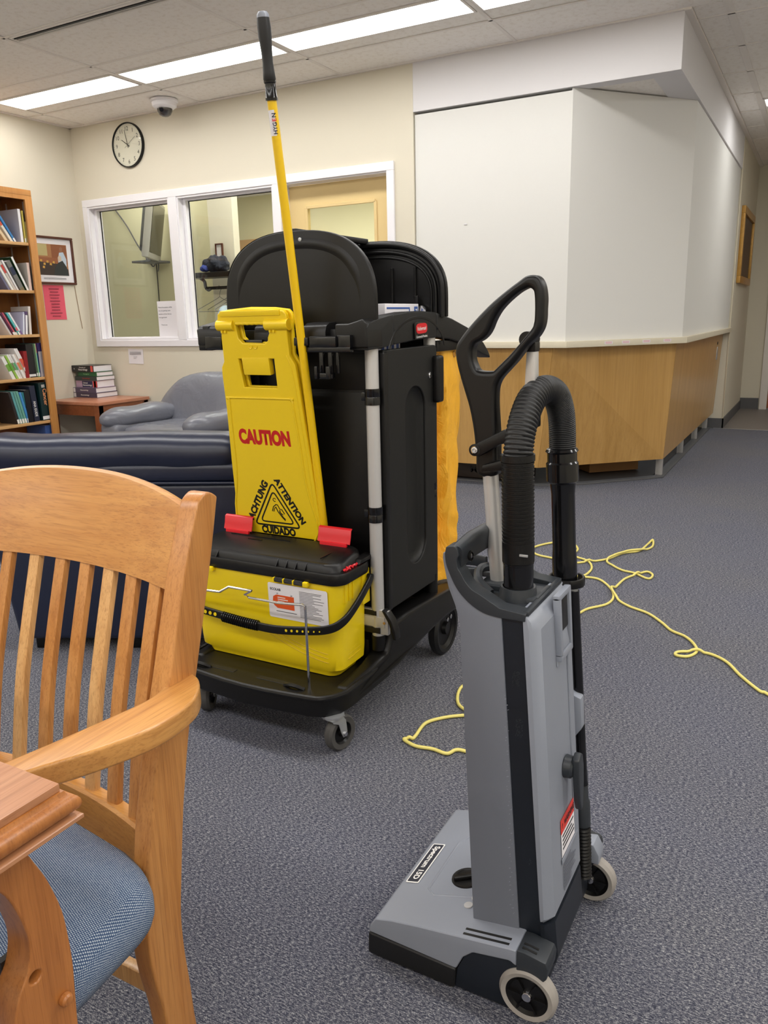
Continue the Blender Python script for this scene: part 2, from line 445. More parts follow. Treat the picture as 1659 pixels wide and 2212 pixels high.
# walls
b = BM(); bx(b, WX0-0.12, WX0, -3.75, WY+0.13, 0, CZ+0.03); struct('wall_left', b, M['wall'])
b = BM()
bx(b, WX0, -5.50, WY, WY+0.13, 0, CZ+0.03); bx(b, -5.50, -2.61, WY, WY+0.13, 2.135, CZ+0.03)
bx(b, -5.50, -3.55, WY, WY+0.13, 0, 0.985); bx(b, -2.61, -2.45, WY, WY+0.13, 0, CZ+0.03)
struct('wall_back', b, M['wall'], smooth=False)
b = BM(); bx(b, -0.99, -0.822, 8.53, 10.40, 0, CZ+0.03); bx(b, -1.3, -0.99, 8.53, 8.66, 0, CZ+0.03)
struct('wall_corridor', b, M['wall'], smooth=False)
b = BM(); bx(b, -0.83, -0.60, 10.37, 10.5, 0, CZ+0.03); bx(b, 0.36, 1.65, 10.37, 10.5, 0, CZ+0.03); bx(b, -0.60, 0.36, 10.37, 10.5, 2.12, CZ+0.03)
struct('wall_end', b, M['wall'], smooth=False)
b = BM(); bx(b, 1.6, 1.7, WY, 10.45, 0, CZ+0.03); bx(b, 1.6, 3.5, WY, WY+0.12, 0, CZ+0.03); bx(b, 3.4, 3.52, -3.75, WY+0.1, 0, CZ+0.03)
struct('wall_right', b, M['wall'], smooth=False)
b = BM(); bx(b, -5.7, 3.5, -3.75, -3.6, 0, CZ+0.03); struct('wall_rear', b, M['wall'])
# soffit over the counter
b = BM(); bx(b, -2.45, -0.822, WY, WY+0.10, 2.425, CZ+0.02, 0.003); bx(b, -0.985, -0.822, WY+0.10, 8.53, 2.425, CZ+0.02, 0.003)
struct('trim_2', b, M['soffit'], smooth=False)
b = BM(); bx(b, -2.4, -0.985, WY+0.10, 6.2, 2.432, 2.46); struct('ceiling_recess', b, M['ctile'])
# edge trims where walls meet the ceiling
b = BM()
bx(b, WX0, -0.80, WY-0.022, WY, CZ-0.012, CZ-0.004); bx(b, WX0, WX0+0.022, -3.6, WY, CZ-0.012, CZ-0.004)
bx(b, -0.822, -0.785, WY-0.02, 8.53, CZ-0.016, CZ+0.012); bx(b, -0.822, -0.785, 8.53, 10.37, CZ-0.014, CZ+0.012)
struct('trim_3', b, M['tee'], smooth=False)
# baseboards
b = BM(); bx(b, -1.0, -0.812, 8.518, 8.532, 0, 0.10); bx(b, -0.824, -0.812, 8.518, 10.37, 0, 0.10); struct('baseboard_corridor', b, M['base'], smooth=False)
b = BM(); bx(b, -0.83, -0.62, 10.355, 10.372, 0, 0.13); struct('baseboard_end', b, M['base'], smooth=False)
b = BM(); bx(b, WX0, WX0+0.012, -3.6, WY, 0, 0.10); struct('baseboard_left', b, M['base'], smooth=False)
b = BM(); bx(b, WX0, -3.6, WY-0.012, WY, 0, 0.10); struct('baseboard_back', b, M['base'], smooth=False)
# pale vertical joint strip on the corridor wall corner
b = BM(); bx(b, -0.826, -0.816, 8.524, 8.55, 0.1, CZ-0.02, 0.002); struct('trim_4', b, M['ledge'])
# corridor door
d2 = tag(obj('door_2', (lambda q: (bx(q, -0.53, 0.30, 10.40, 10.44, 0.01, 2.06), q)[1])(BM()), pl('red brown door', (150, 84, 44), 0.4)), kind='structure')
b = BM(); bx(b, -0.61, -0.53, 10.34, 10.45, 0, 2.13, 0.004); bx(b, 0.30, 0.37, 10.34, 10.45, 0, 2.13, 0.004); bx(b, -0.53, 0.30, 10.34, 10.45, 2.06, 2.13, 0.004)
struct('door_frame', b, M['tee'], d2)
b = BM(); bx(b, -0.50, 0.27, 10.392, 10.40, 0.03, 0.30, 0.002); obj('kick_plate', b, M['paper'], d2)

# ceiling tiles, one object each, and the tees
_tm = {}
def ctile_at(x0, x1, y0, y1):
    k = (round(x1-x0, 3), round(y1-y0, 3))
    if k not in _tm:
        q = BM(); bx(q, 0.004, k[0]-0.004, 0.004, k[1]-0.004, 0, 0.014, 0.003, 1)
        o = obj('ceiling_tile', q, M['ctile'], ceiling, smooth=False); _tm[k] = o
    else:
        o = copyobj(_tm[k], ceiling)
    o.location = (x0, y0, CZ-0.003+random.uniform(-0.001, 0.0015))
XC = [WX0, -5.40, -4.185, -2.97, -1.765, -0.60, 0.615, 1.83, 3.04, 3.4]
YC = [-3.6, -2.80, -2.19, -1.58, -0.97, -0.36, 0.25, 0.86, 1.47, 2.08, 2.69, 3.30, 3.91, 4.52, WY]
lightrow = 12
for j in range(len(YC)-1):
    for i in range(len(XC)-1):
        x0, x1, y0, y1 = XC[i], XC[i+1], YC[j], YC[j+1]
        if j == lightrow and 1 <= i <= 4:
            ctile_at(x0, x1, 3.91, 4.09); ctile_at(x0, x1, 4.36, 4.52)
        elif j == 11 and 2 <= i <= 3:
            ctile_at(x0, x1, 3.385, 3.91)
        else: ctile_at(x0, x1, y0, y1)
yk = [WY, 5.13, 5.74, 6.35, 6.96, 7.57, 8.18, 8.79, 9.40, 10.01, 10.37]
for j in range(len(yk)-1):
    for x0, x1 in ((-0.789, -0.62), (-0.60, 0.615), (0.615, 1.6)):
        if j == 4 and x0 == -0.60:
            ctile_at(x0, x1, 6.96, 7.20); ctile_at(x0, x1, 7.47, 7.57)
        else: ctile_at(x0, x1, yk[j], yk[j+1])
def tee(x0, x1, y0, y1):
    q = BM(); bx(q, x0, x1, y0, y1, CZ-0.008, CZ-0.002, 0.0015, 1)
    obj('ceiling_tee', q, M['tee'], ceiling, smooth=False)
for x in XC[1:-1]:
    if x == -0.60: continue
    tee(x-0.012, x+0.012, -3.6, WY)
tee(-0.634, -0.592, -3.6, 10.37); tee(0.603, 0.627, WY, 10.37)
for y in YC[1:-1]: tee(WX0, 3.4, y-0.009, y+0.009)
for y in yk[1:-1]: tee(-0.785, 1.6, y-0.008, y+0.008)

# recessed lights
def clight(x0, x1, y0, y1, label, grp='recessed ceiling lights'):
    t = thing('ceiling_light', label, 'ceiling light', ((x0+x1)/2, (y0+y1)/2, CZ-0.01), grp)
    q = BM(); z0, z1 = CZ-0.010, CZ+0.012; f = 0.014
    bx(q, x0, x1, y0, y0+f, z0, z1); bx(q, x0, x1, y1-f, y1, z0, z1); bx(q, x0, x0+f, y0+f, y1-f, z0, z1); bx(q, x1-f, x1, y0+f, y1-f, z0, z1)
    obj('frame', q, M['tee'], t, smooth=False)
    q = BM(); bx(q, x0+f, x1-f, y0+f, y1-f, CZ-0.002, CZ+0.008); obj('diffuser', q, M['lamp'], t, smooth=False)
    return t
clight(-5.385, -4.205, 4.09, 4.36, 'lit long white ceiling light nearest the bookcase wall')
clight(-4.165, -2.985, 4.09, 4.36, 'lit long white ceiling light nearest above the dome camera')
clight(-2.955, -1.780, 4.09, 4.36, 'lit long white ceiling light just right of the mop grip')
clight(-1.750, -0.640, 4.09, 4.36, 'lit ceiling light cut off by the top edge of the photo')
clight(-0.592, 0.58, 7.21, 7.46, 'small lit ceiling light far down the corridor')
# slot air diffuser
t = thing('air_slot', 'long narrow dark air slot in the ceiling at top left', 'air vent', (-3.0, 3.345, CZ-0.01))
q = BM()
for y0, y1 in ((3.305, 3.316), (3.370, 3.381)): bx(q, -4.15, -1.78, y0, y1, CZ-0.012, CZ+0.01, 0.001, 1)
bx(q, -4.15, -4.14, 3.316, 3.37, CZ-0.012, CZ+0.01); bx(q, -1.79, -1.78, 3.316, 3.37, CZ-0.012, CZ+0.01)
obj('frame', q, M['tee'], t, smooth=False)
for yy in (3.333, 3.352):
    q = BM(); bx(q, -4.14, -1.79, yy-0.0025, yy+0.0025, CZ-0.010, CZ+0.012, 0.001, 1); obj('blade', q, M['black'] if yy < 3.34 else M['alu'], t, smooth=False)
q = BM(); bx(q, -4.14, -1.79, 3.316, 3.37, CZ+0.014, CZ+0.02); obj('duct', q, M['black'], t, smooth=False)

# dome security camera
t = thing('security_camera', 'white dome security camera on the ceiling near the wall', 'security camera', (-4.345, 4.715, 2.712))
q = BM(); lathe(q, [(0.0, 0), (0.098, 0), (0.098, -0.014), (0.09, -0.020), (0.085, -0.044), (0.066, -0.058), (0.056, -0.060), (0, -0.060)], (-4.345, 4.715, 2.712), seg=32)
obj('housing', q, M['trimw'], t)
q = BM(); lathe(q, [(0.054, -0.058), (0.052, -0.078), (0.040, -0.098), (0.022, -0.110), (0, -0.113)], (-4.345, 4.715, 2.712), seg=28, close=False); dm = obj('dome', q, M['blackgloss'], t)
dm.data.materials[0] = pl('smoked dome', (60, 56, 54), 0.08, spec=0.9)
q = BM(); lathe(q, [(0, 0), (0.012, 0), (0.014, 0.003), (0.014, 0.012), (0, 0.014)], (-4.328, 4.665, 2.64), (0.3, -0.8, -0.5), 20); obj('lens', q, M['blackgloss'], t)

# wall clock
t = thing('wall_clock', 'round black-rimmed wall clock with a cream face, showing nearly ten', 'clock', (-4.943, WY, 2.513))
cc = (-4.943, WY, 2.513); R_ = 0.165
q = BM(); lathe(q, [(R_-0.011, -0.018), (R_-0.008, -0.024), (R_-0.003, -0.024), (R_, -0.018), (R_, 0), (R_-0.011, 0), (R_-0.011, -0.018)], cc, (0, 1, 0), 64, close=False); 
obj('rim', q, M['black'], t)
q = BM(); lathe(q, [(0, -0.012), (R_-0.010, -0.012), (R_-0.010, 0), (0, 0)], cc, (0, 1, 0), 64); obj('dial', q, cm((246, 234, 222), 0.6), t)
for k in range(1, 13):
    a = math.radians(90-30*k)
    letter(str(k), M['ink'], t, (cc[0]+math.cos(a)*0.120, WY-0.0125, cc[2]+math.sin(a)*0.120), (1, 0, 0), (0, 0, 1), 0.030, name='numeral')
q = BM()
for k in range(60):
    a = math.radians(6*k); mm = frame((math.cos(a), 0, math.sin(a)), (-math.sin(a), 0, math.cos(a)), (cc[0], WY-0.0125, cc[2]))
    bx(q, 0.143, 0.147 if k % 5 else 0.151, -0.0008, 0.0008, 0, 0.0005, mtx=mm)
obj('minute_marks', q, M['ink'], t, smooth=False)
def hand(ang, L, tail, wd, nm, dz, mat):
    a = math.radians(ang); mm = frame((math.cos(a), 0, math.sin(a)), (-math.sin(a), 0, math.cos(a)), (cc[0], WY-0.014-dz, cc[2]))
    q = BM(); prism(q, [(-tail, -wd), (L, -wd*0.5), (L, wd*0.5), (-tail, wd)], 'z', 0, 0.0012, mtx=mm); obj(nm, q, mat, t, smooth=False)
hand(145, 0.075, 0.02, 0.0035, 'hour_hand', 0, M['ink']); hand(102, 0.112, 0.02, 0.0028, 'minute_hand', 0.002, M['ink']); hand(32, 0.10, 0.035, 0.0008, 'second_hand', 0.004, M['ink'])
q = BM(); lathe(q, [(0, -0.0225), (R_-0.010, -0.020), (R_-0.010, -0.019), (0, -0.0215)], cc, (0, 1, 0), 48, close=False); obj('cover_glass', q, M['glass'], t)

# ------------------------------------------------------------------ window wall
def winframe(name, x0, x1, z0, z1, parent=None):
    pass
wf = 0.055
q = BM()
bx(q, -5.52, -3.545, WY-0.018, WY+0.0, 0.965, 1.015, 0.003)            # bottom casing
bx(q, -5.52, -2.59, WY-0.018, WY+0.0, 2.095, 2.15, 0.003)              # head casing
bx(q, -5.52, -5.465, WY-0.018, WY+0.0, 1.015, 2.095, 0.003)            # left
bx(q, -4.575, -4.49, WY-0.018, WY+0.0, 1.015, 2.095, 0.003)            # mullion
bx(q, -3.575, -3.51, WY-0.018, WY+0.0, 0.0, 2.095, 0.003)             # mullion / door jamb
bx(q, -2.645, -2.59, WY-0.018, WY+0.0, 0.0, 2.095, 0.003)             # right jamb
w1 = struct('window_1', q, M['trimw'], smooth=False)
q = BM()
for x0, x1 in ((-5.465, -4.575), (-4.49, -3.575)):
    z0, z1 = 1.015, 2.095
    bx(q, x0, x0+0.012, WY-0.01, WY+0.125, z0, z1); bx(q, x1-0.012, x1, WY-0.01, WY+0.125, z0, z1)
    bx(q, x0+0.012, x1-0.012, WY-0.01, WY+0.125, z0, z0+0.014); bx(q, x0+0.012, x1-0.012, WY-0.01, WY+0.125, z1-0.014, z1)
    a, c = x0+0.012, x1-0.012
    for s in ((a, a+0.03, z0+0.014, z1-0.014), (c-0.012, c, z0+0.014, z1-0.014), (a+0.03, c-0.012, z0+0.014, z0+0.028), (a+0.03, c-0.012, z1-0.028, z1-0.014)):
        bx(q, s[0], s[1], WY+0.04, WY+0.075, s[2], s[3], 0.002, 1)
obj('stop_bead', q, M['trimw'], w1, smooth=False)
for x0, x1 in ((-5.423, -4.60), (-4.448, -3.60)):
    q = BM(); bx(q, x0, x1, WY+0.080, WY+0.086, 1.04, 2.07); obj('pane', q, M['glass'], w1, smooth=False)
    q = BM(); bx(q, x0, x0+0.008, WY+0.074, WY+0.080, 1.04, 2.07); bx(q, x0, x1, WY+0.074, WY+0.080, 2.062, 2.07); obj('gasket', q, M['black'], w1, smooth=False)
# door in the third bay
q = BM(); dz0, dz1 = 0.01, 2.085
x0, x1, gx0, gx1, gz0, gz1 = -3.51, -2.645, -3.365, -2.795, 1.0, 1.935
for s in ((x0, gx0, dz0, dz1), (gx1, x1, dz0, dz1), (gx0, gx1, gz1, dz1), (gx0, gx1, dz0, gz0)): bx(q, s[0], s[1], 5.03, 5.075, s[2], s[3])
d1 = struct('door_1', q, M['door'], smooth=False)
q = BM()
for s in ((gx0-0.012, gx0+0.012, gz0, gz1), (gx1-0.012, gx1+0.012, gz0, gz1), (gx0, gx1, gz1-0.012, gz1+0.012), (gx0, gx1, gz0-0.012, gz0+0.012)): bx(q, s[0], s[1], 5.022, 5.03, s[2], s[3], 0.003, 1)
obj('glazing_bead', q, M['door'], d1, smooth=False)
q = BM(); bx(q, gx0, gx1, 5.045, 5.051, gz0, gz1); obj('pane', q, M['glass'], d1, smooth=False)
q = BM(); bx(q, -3.51, -2.645, WY+0.0, WY+0.1, 2.086, 2.10); bx(q, -3.522, -3.51, WY, WY+0.1, 0, 2.1); bx(q, -2.645, -2.633, WY, WY+0.1, 0, 2.1)
obj('door_frame', q, M['trimw'], d1, smooth=False)

# office behind the glass
q = BM(); bx(q, -7.4, -2.47, 5.06, 8.3, 2.62, 2.66); struct('ceiling_office', q, M['ctile'], smooth=False)
q = BM(); bx(q, -7.0, -4.80, 5.95, 6.02, 0, 2.62); struct('wall_office_1', q, M['wall2'], smooth=False)
q = BM(); bx(q, -4.87, -4.60, 5.72, 5.80, 0, 2.62); bx(q, -4.87, -4.80, 5.80, 5.95, 0, 2.62); struct('wall_office_2', q, M['wall'], smooth=False)
q = BM(); bx(q, -7.4, -2.5, 8.2, 8.3, 0, 2.62); bx(q, -2.57, -2.47, 5.08, 8.3, 0, 2.62); bx(q, -7.0, -6.9, 5.06, 6.0, 0, 2.62)
struct('wall_office_3', q, M['wall2'], smooth=False)
for y in (6.3, 6.91, 7.52, 8.13):
    q = BM(); bx(q, -7.0, -2.57, y-0.01, y+0.01, 2.612, 2.62); struct('trim_5', q, M['tee'], smooth=False)
t = thing('office_door', 'wooden door frame seen far behind the second window pane', 'door', (-5.3, 8.19, 0))
q = BM(); bx(q, -6.45, -6.36, 8.12, 8.20, 0, 2.12); bx(q, -5.30, -5.21, 8.12, 8.2, 0, 2.12); bx(q, -6.36, -5.30, 8.12, 8.2, 2.03, 2.12); obj('door_frame', q, cm((190, 150, 100)), t, smooth=False)
q = BM(); bx(q, -6.36, -5.30, 8.16, 8.19, 0, 2.03); obj('panel', q, cm((140, 96, 66)), t, smooth=False)
# tv on a wall bracket
t = thing('television', 'grey flat television tilted on a wall bracket behind the window', 'television', (-5.45, 5.75, 1.95))
mm = Matrix.Translation((-5.43, 5.62, 1.965)) @ Matrix.Rotation(math.radians(124), 4, 'Z') @ Matrix.Rotation(math.radians(10), 4, 'X')
q = BM(); bx(q, -0.30, 0.30, -0.03, 0.03, -0.25, 0.25, 0.012, mtx=mm); obj('case', q, cm((190, 188, 184)), t)
q = BM(); bx(q, -0.272, 0.272, -0.034, -0.028, -0.20, 0.222, mtx=mm); obj('screen', q, M['blackgloss'], t, smooth=False)
q = BM(); bx(q, -0.20, 0.20, 0.03, 0.075, -0.2, 0.2, 0.02, mtx=mm); obj('back_cover', q, cm((84, 86, 90)), t)
q = BM(); tube(q, [(-5.58, 5.74, 1.95), (-5.75, 5.85, 1.90), (-5.80, 5.94, 1.90)], 0.022, 8); bx(q, -5.86, -5.74, 5.925, 5.95, 1.72, 2.08, 0.004); bx(q, -5.80, -5.56, 5.68, 5.94, 1.705, 1.725, 0.004); obj('wall_bracket', q, cm((104, 106, 110)), t)
def cable(name, pts, r, mat, label, n=8, cat='cable', grp=None):
    q = BM(); tube(q, smoothpath(pts, n), r, 6); return solo(name, q, mat, label, cat, grp)
cable('television_cable', [(-6.24, 5.93, 2.27), (-6.05, 5.9, 2.08), (-5.9, 5.88, 1.88), (-5.75, 5.86, 1.72), (-5.70, 5.86, 1.68), (-5.66, 5.88, 1.74), (-5.68, 5.90, 1.66), (-5.72, 5.93, 1.64)], 0.006, M['greyink'], 'thin grey cable sagging from the window corner towards the television')
cable('wall_cable', [(-5.74, 5.94, 1.75), (-5.745, 5.94, 1.4), (-5.75, 5.94, 0.9), (-5.75, 5.94, 0.3)], 0.005, M['ink'], 'thin black cable hanging straight down below the television')
# note taped inside the pane
def paper(name, cx, y, cz, w_, h_, mat, label, curl=0.01, cat='paper', tiltz=0, ax='y', tilt=0):
    q = BM(); nx, nz = 6, 10; g = []
    for j in range(nz+1):
        row = []
        for i in range(nx+1):
            u = i/nx-0.5; v = j/nz-0.5
            d = curl*(abs(u*2)**2*0.5 + (max(0, -v*2)**3)) * (0.6+0.4*math.sin(3*u+2*v))
            a, c_ = u*w_, v*h_; a, c_ = a*math.cos(tilt)-c_*math.sin(tilt), a*math.sin(tilt)+c_*math.cos(tilt)
            row.append(q.verts.new((cx+a, y-0.0015-d, cz+c_) if ax == 'y' else (cx+0.0015+d, y+a, cz+c_)))
        g.append(row)
    for j in range(nz):
        for i in range(nx): q.faces.new((g[j][i], g[j][i+1], g[j+1][i+1], g[j+1][i]))
    r = bmesh.ops.extrude_face_region(q, geom=q.faces[:])
    for v in [k for k in r['geom'] if isinstance(k, bmesh.types.BMVert)]:
        if ax == 'y': v.co.y += 0.0006
        else: v.co.x -= 0.0006
    t_ = thing(name, label, cat, (cx, y, cz)); obj('sheet', q, mat, t_); return t_
t = paper('window_note', -4.755, WY+0.066, 1.180, 0.205, 0.29, M['paper'], 'white typed note standing in the lower corner of the first window pane', 0.006)
for k, (s, w_) in enumerate((('Please be patient while', 0.15), ('we are getting each', 0.13), ('section of the library', 0.14), ('reorganized', 0.085))):
    letter(s, M['navyink'], t, (-4.84, WY+0.055, 1.275-0.027*k), (1, 0, 0), (0, 0, 1), 0.0125, w_, align='LEFT', bold=0.01)
letter('Thank you', M['navyink'], t, (-4.82, WY+0.055, 1.135), (1, 0, 0), (0, 0, 1), 0.0115, 0.065, align='LEFT', bold=0.01)
t = paper('wall_notice', -5.085, WY, 0.882, 0.17, 0.122, M['paper'], 'small white printed notice stuck under the window', 0.003, tilt=-0.02)
q = BM(); mm = frame((1, 0, 0), (0, 0, 1), (-5.085, WY-0.006, 0.882)); lines(q, mm, 0.13, [0.038, 0.031, 0.024, 0.017], 0.0022, rnd=False); lines(q, mm, 0.05, [-0.004, -0.015], 0.0022); obj('printed_lines', q, M['greyink'], t, smooth=False)
# coat shelf, bundle, hangers, white chair in the office
t = thing('coat_shelf', 'black coat shelf with a hanging rail behind the second pane', 'coat rack', (-4.6, 5.6, 1.54))
q = BM()
bx(q, -5.0, -4.15, 5.50, 5.70, 1.525, 1.57, 0.006); obj('shelf', q, M['black'], t)
q = BM(); tube(q, [(-4.85, 5.60, 1.44), (-4.15, 5.60, 1.44)], 0.014, 10); obj('rail', q, M['black'], t)
q = BM(); tube(q, smoothpath([(-4.90, 5.60, 1.525), (-4.86, 5.60, 1.50), (-4.85, 5.6, 1.45), (-4.82, 5.6, 1.425), (-4.79, 5.6, 1.44)], 5), 0.014, 8); obj('bracket', q, M['greyink'], t)
q = BM(); rr = random.Random(3)
def crump(p): 
    n_ = p.normalized(); k = 1+0.12*math.sin(5*n_.x+4*n_.z)+0.07*math.sin(8*n_.y+7*n_.x+3)+0.035*math.sin(13*n_.z+9*n_.x)
    return p*k
blob(q, (-4.70, 5.60, 1.64), (0.135, 0.08, 0.07), 2.1, 36, 22, fn=crump)
solo('coat_bundle', q, leather('dark crumpled cloth', (30, 36, 52), 0.8, 0.8, 12), 'crumpled dark blue and black coat bundled on the coat shelf', 'coat')
q = BM(); blob(q, (-4.79, 5.55, 1.605), (0.05, 0.05, 0.028), 2.1, 24, 14, fn=crump); solo('blue_cloth', q, cm((50, 66, 140), 0.8), 'bright blue cloth poking out of the dark coat bundle', 'cloth')
def hanger(x, ang, lab, sc=1.0):
    mm = Matrix.Translation((x, 5.60, 1.425)) @ Matrix.Rotation(ang, 4, 'Z') @ Matrix.Scale(sc, 4)
    P = [mm @ V(p) for p in [(-0.02, 0, 0.01), (0, 0, 0.035), (0.02, 0, 0.01), (0.005, 0, -0.02), (0, 0, -0.06), (0.02, 0, -0.075), (0.20, 0, -0.17), (0.19, 0, -0.185), (-0.19, 0, -0.185), (-0.20, 0, -0.17), (-0.02, 0, -0.075), (0, 0, -0.06)]]
    q = BM(); tube(q, P, 0.0025, 6); solo('wire_hanger', q, M['greyink'], lab, 'hanger', 'wire hangers on the coat rail')
for k, (x, a) in enumerate(((-4.70, 0.9), (-4.60, 0.35), (-4.52, 1.1))): hanger(x, a, ['leftmost thin wire coat hanger on the coat rail behind the glass', 'middle thin wire coat hanger on the coat rail behind the glass', 'rightmost thin wire coat hanger, next to the pale blue cloth'][k])
t = thing('office_chair', 'pale chair back at the foot of the second window pane', 'chair', (-4.93, 5.5, 0))
q = BM(); prism(q, [(-5.02, 0.75), (-4.80, 0.75), (-4.84, 1.0), (-4.91, 1.17), (-4.96, 1.20), (-5.0, 1.16)], 'y', 5.48, 5.51, 0.008); obj('backrest', q, M['trimw'], t)
q = BM(); bx(q, -5.1, -4.72, 5.1, 5.5, 0.44, 0.48, 0.01); obj('seat', q, M['trimw'], t)
for sx in (-5.08, -4.75):
    for yy in (5.12, 5.48):
        q = BM(); tube(q, [(sx, yy, 0.44), (sx, yy, 0)], 0.012, 8); obj('leg', q, M['chrome'], t)
q = BM(); blob(q, (-4.60, 5.55, 1.16), (0.05, 0.10, 0.13), 2.2, 20, 12); solo('pale_cloth', q, cm((196, 214, 232), 0.8), 'pale blue cloth hanging among the wire hangers', 'cloth')
t = thing('office_picture', 'small dark framed picture behind the coat bundle', 'picture', (-4.76, 5.70, 1.7))
q = BM(); 
for s in ((-4.80, -4.72, 1.81, 1.82), (-4.80, -4.72, 1.70, 1.71), (-4.80, -4.79, 1.71, 1.81), (-4.73, -4.72, 1.71, 1.81)): bx(q, s[0], s[1], 5.70, 5.718, s[2], s[3])
obj('frame', q, M['frame'], t, smooth=False)
q = BM(); bx(q, -4.79, -4.73, 5.710, 5.718, 1.71, 1.81); obj('print', q, M['paper'], t, smooth=False)

# ------------------------------------------------------------------ counter with white boards
cn = thing('reception_counter', 'angled maple reception counter with a cream ledge, leaning panels', 'counter', (-1.4, 5.4, 0))
q = BM(); prism(q, [(-2.45, 4.91), (-1.40, 4.91), (-0.80, 5.655), (-0.80, 8.53), (-1.10, 8.53), (-1.10, 5.8), (-1.55, 5.25), (-2.45, 5.25)], 'z', 0.945, 0.985, 0.003)
obj('ledge', q, M['ledge'], cn)
T = [(-2.45, 4.955), (-1.50, 4.965), (-0.872, 5.705), (-0.872, 8.5)]; B_ = [(-2.45, 5.0), (-1.60, 5.03), (-0.908, 5.667), (-0.912, 8.5)]
for k in range(3):
    q = BM(); g = 0.0012; dt = V((T[k+1][0]-T[k][0], T[k+1][1]-T[k][1], 0)).normalized(); nn = V((-dt.y, dt.x, 0))*0.02
    P = [V((*T[k], 0.945))+dt*g, V((*T[k+1], 0.945))-dt*g, V((*B_[k+1], 0.155))-dt*g, V((*B_[k], 0.155))+dt*g]
    A = [q.verts.new(p) for p in P]; D = [q.verts.new(p+nn) for p in P]
    q.faces.new(A); q.faces.new(D[::-1])
    for i in range(4): q.faces.new((A[i], D[i], D[(i+1) % 4], A[(i+1) % 4]))
    obj('front_panel', q, M['counter'], cn, smooth=False)
for (x, y) in ((-0.955, 5.84), (-0.965, 6.85), (-0.965, 7.67), (-0.97, 8.42), (-1.47, 5.45)):
    q = BM(); bx(q, x-0.02, x+0.02, y-0.02, y+0.02, 0.0, 0.20, 0.003); bx(q, x-0.024, x-0.02, y-0.024, y+0.024, 0, 0.2); obj('leg', q, M['alu'], cn)
q = BM(); prism(q, [(-2.44, 5.12), (-1.62, 5.16), (-1.36, 5.33), (-0.915, 5.775), (-0.925, 8.49), (-0.99, 8.49), (-0.975, 5.80), (-1.40, 5.38), (-1.66, 5.21), (-2.44, 5.17)], 'z', 0, 0.012, 0.003)
obj('toe_strip', q, M['base'], cn)
q = BM(); prism(q, [(-2.44, 5.19), (-1.66, 5.23), (-1.42, 5.40), (-0.995, 5.82), (-1.0, 8.49), (-1.7, 8.49), (-2.44, 8.49)], 'z', 0.0005, 0.006); obj('floor_pan', q, pl('mottled dark floor tile', (72, 68, 66), 0.6, vary=0.4, vscale=6), cn, smooth=False)  # dark tone with noise mottling, over the whole floor below the counter
q = BM(); bx(q, -0.886, -0.876, 8.08, 8.16, 0.84, 0.93); obj('slot_plate', q, M['ink'], cn)
q = BM(); bx(q, -0.89, -0.876, 8.12, 8.18, 0.70, 0.82, 0.002); obj('metal_plate', q, M['steel'], cn)
for k, (x, y) in enumerate(((-1.20, 5.159), (-1.115, 5.264), (-1.012, 5.392), (-0.905, 5.525))):
    dr = V((0.60, 0.745, 0)).normalized(); mm = frame(dr, (0, 0, 1), (x, y, 0.967))
    mm = frame(dr, (0, 0, 1), V((-1.40, 4.91, 0.967))+dr*((V((x, y, 0))-V((-1.40, 4.91, 0))).dot(dr)))
    q = BM(); prism(q, rrect(0.062, 0.018, 0.003), 'z', 0, 0.0008, mtx=mm); s_ = obj('sticker', q, M['paper'], cn, smooth=False)
    q = BM(); lines(q, mm @ Matrix.Translation((0, 0, 0.0008)), 0.05, [0.004, -0.003], 0.0035, 0.0003, False); obj('sticker_text', q, cm((226, 160, 164)), cn, smooth=False)
bp = thing('counter_screen', 'tall white boards closing the opening above the counter', 'screen', (-1.4, 5.2, 0.985))
def board(p0, p1, z0=0.985, z1=2.424):
    p0, p1 = V((*p0, 0)), V((*p1, 0)); d = (p1-p0).normalized(); nn = V((-d.y, d.x, 0))*0.012
    q = BM(); A = [q.verts.new(p) for p in (p0+V((0, 0, z0)), p1+V((0, 0, z0)), p1+V((0, 0, z1)), p0+V((0, 0, z1)))]; D = [q.verts.new(v.co+nn) for v in A]
    q.faces.new(A); q.faces.new(D[::-1])
    for i in range(4): q.faces.new((A[i], D[i], D[(i+1) % 4], A[(i+1) % 4]))
    return obj('board', q, M['white'], bp, smooth=False)
board((-2.445, 4.945), (-1.418, 4.945), z1=2.41); board((-1.418, 4.945), (-0.835, 5.669)); board((-0.835, 5.669), (-0.835, 8.525))
q = BM(); bx(q, -2.10, -2.08, 4.940, 4.945, 1.72, 1.726); obj('tape_scrap', q, M['paper'], bp)
# boxes under the counter
q = BM(); bx(q, -2.42, -1.75, 5.22, 5.45, 0.012, 0.125, 0.003); t = solo('equipment_box', q, cm((58, 48, 42)), 'dark box lettered MS lying under the counter', 'box')
letter('MS', M['ink'], t, (-2.115, 5.219, 0.075), (1, 0, 0), (0, 0, 1), 0.05, 0.10, bold=0.02)
mm = Matrix.Translation((-1.38, 5.95, 0.012)) @ Matrix.Rotation(0.75, 4, 'Z')
t = thing('cardboard_box', 'flat brown cardboard box on the floor under the counter', 'box', (-1.38, 5.95, 0.012))
q = BM(); bx(q, -0.2, 0.2, -0.15, 0.15, 0, 0.11, 0.003, mtx=mm); obj('carton', q, M['card'], t)
q = BM(); bx(q, -0.2, 0.2, -0.02, 0.02, 0.11, 0.1105, mtx=mm); obj('tape', q, M['ledge'], t)
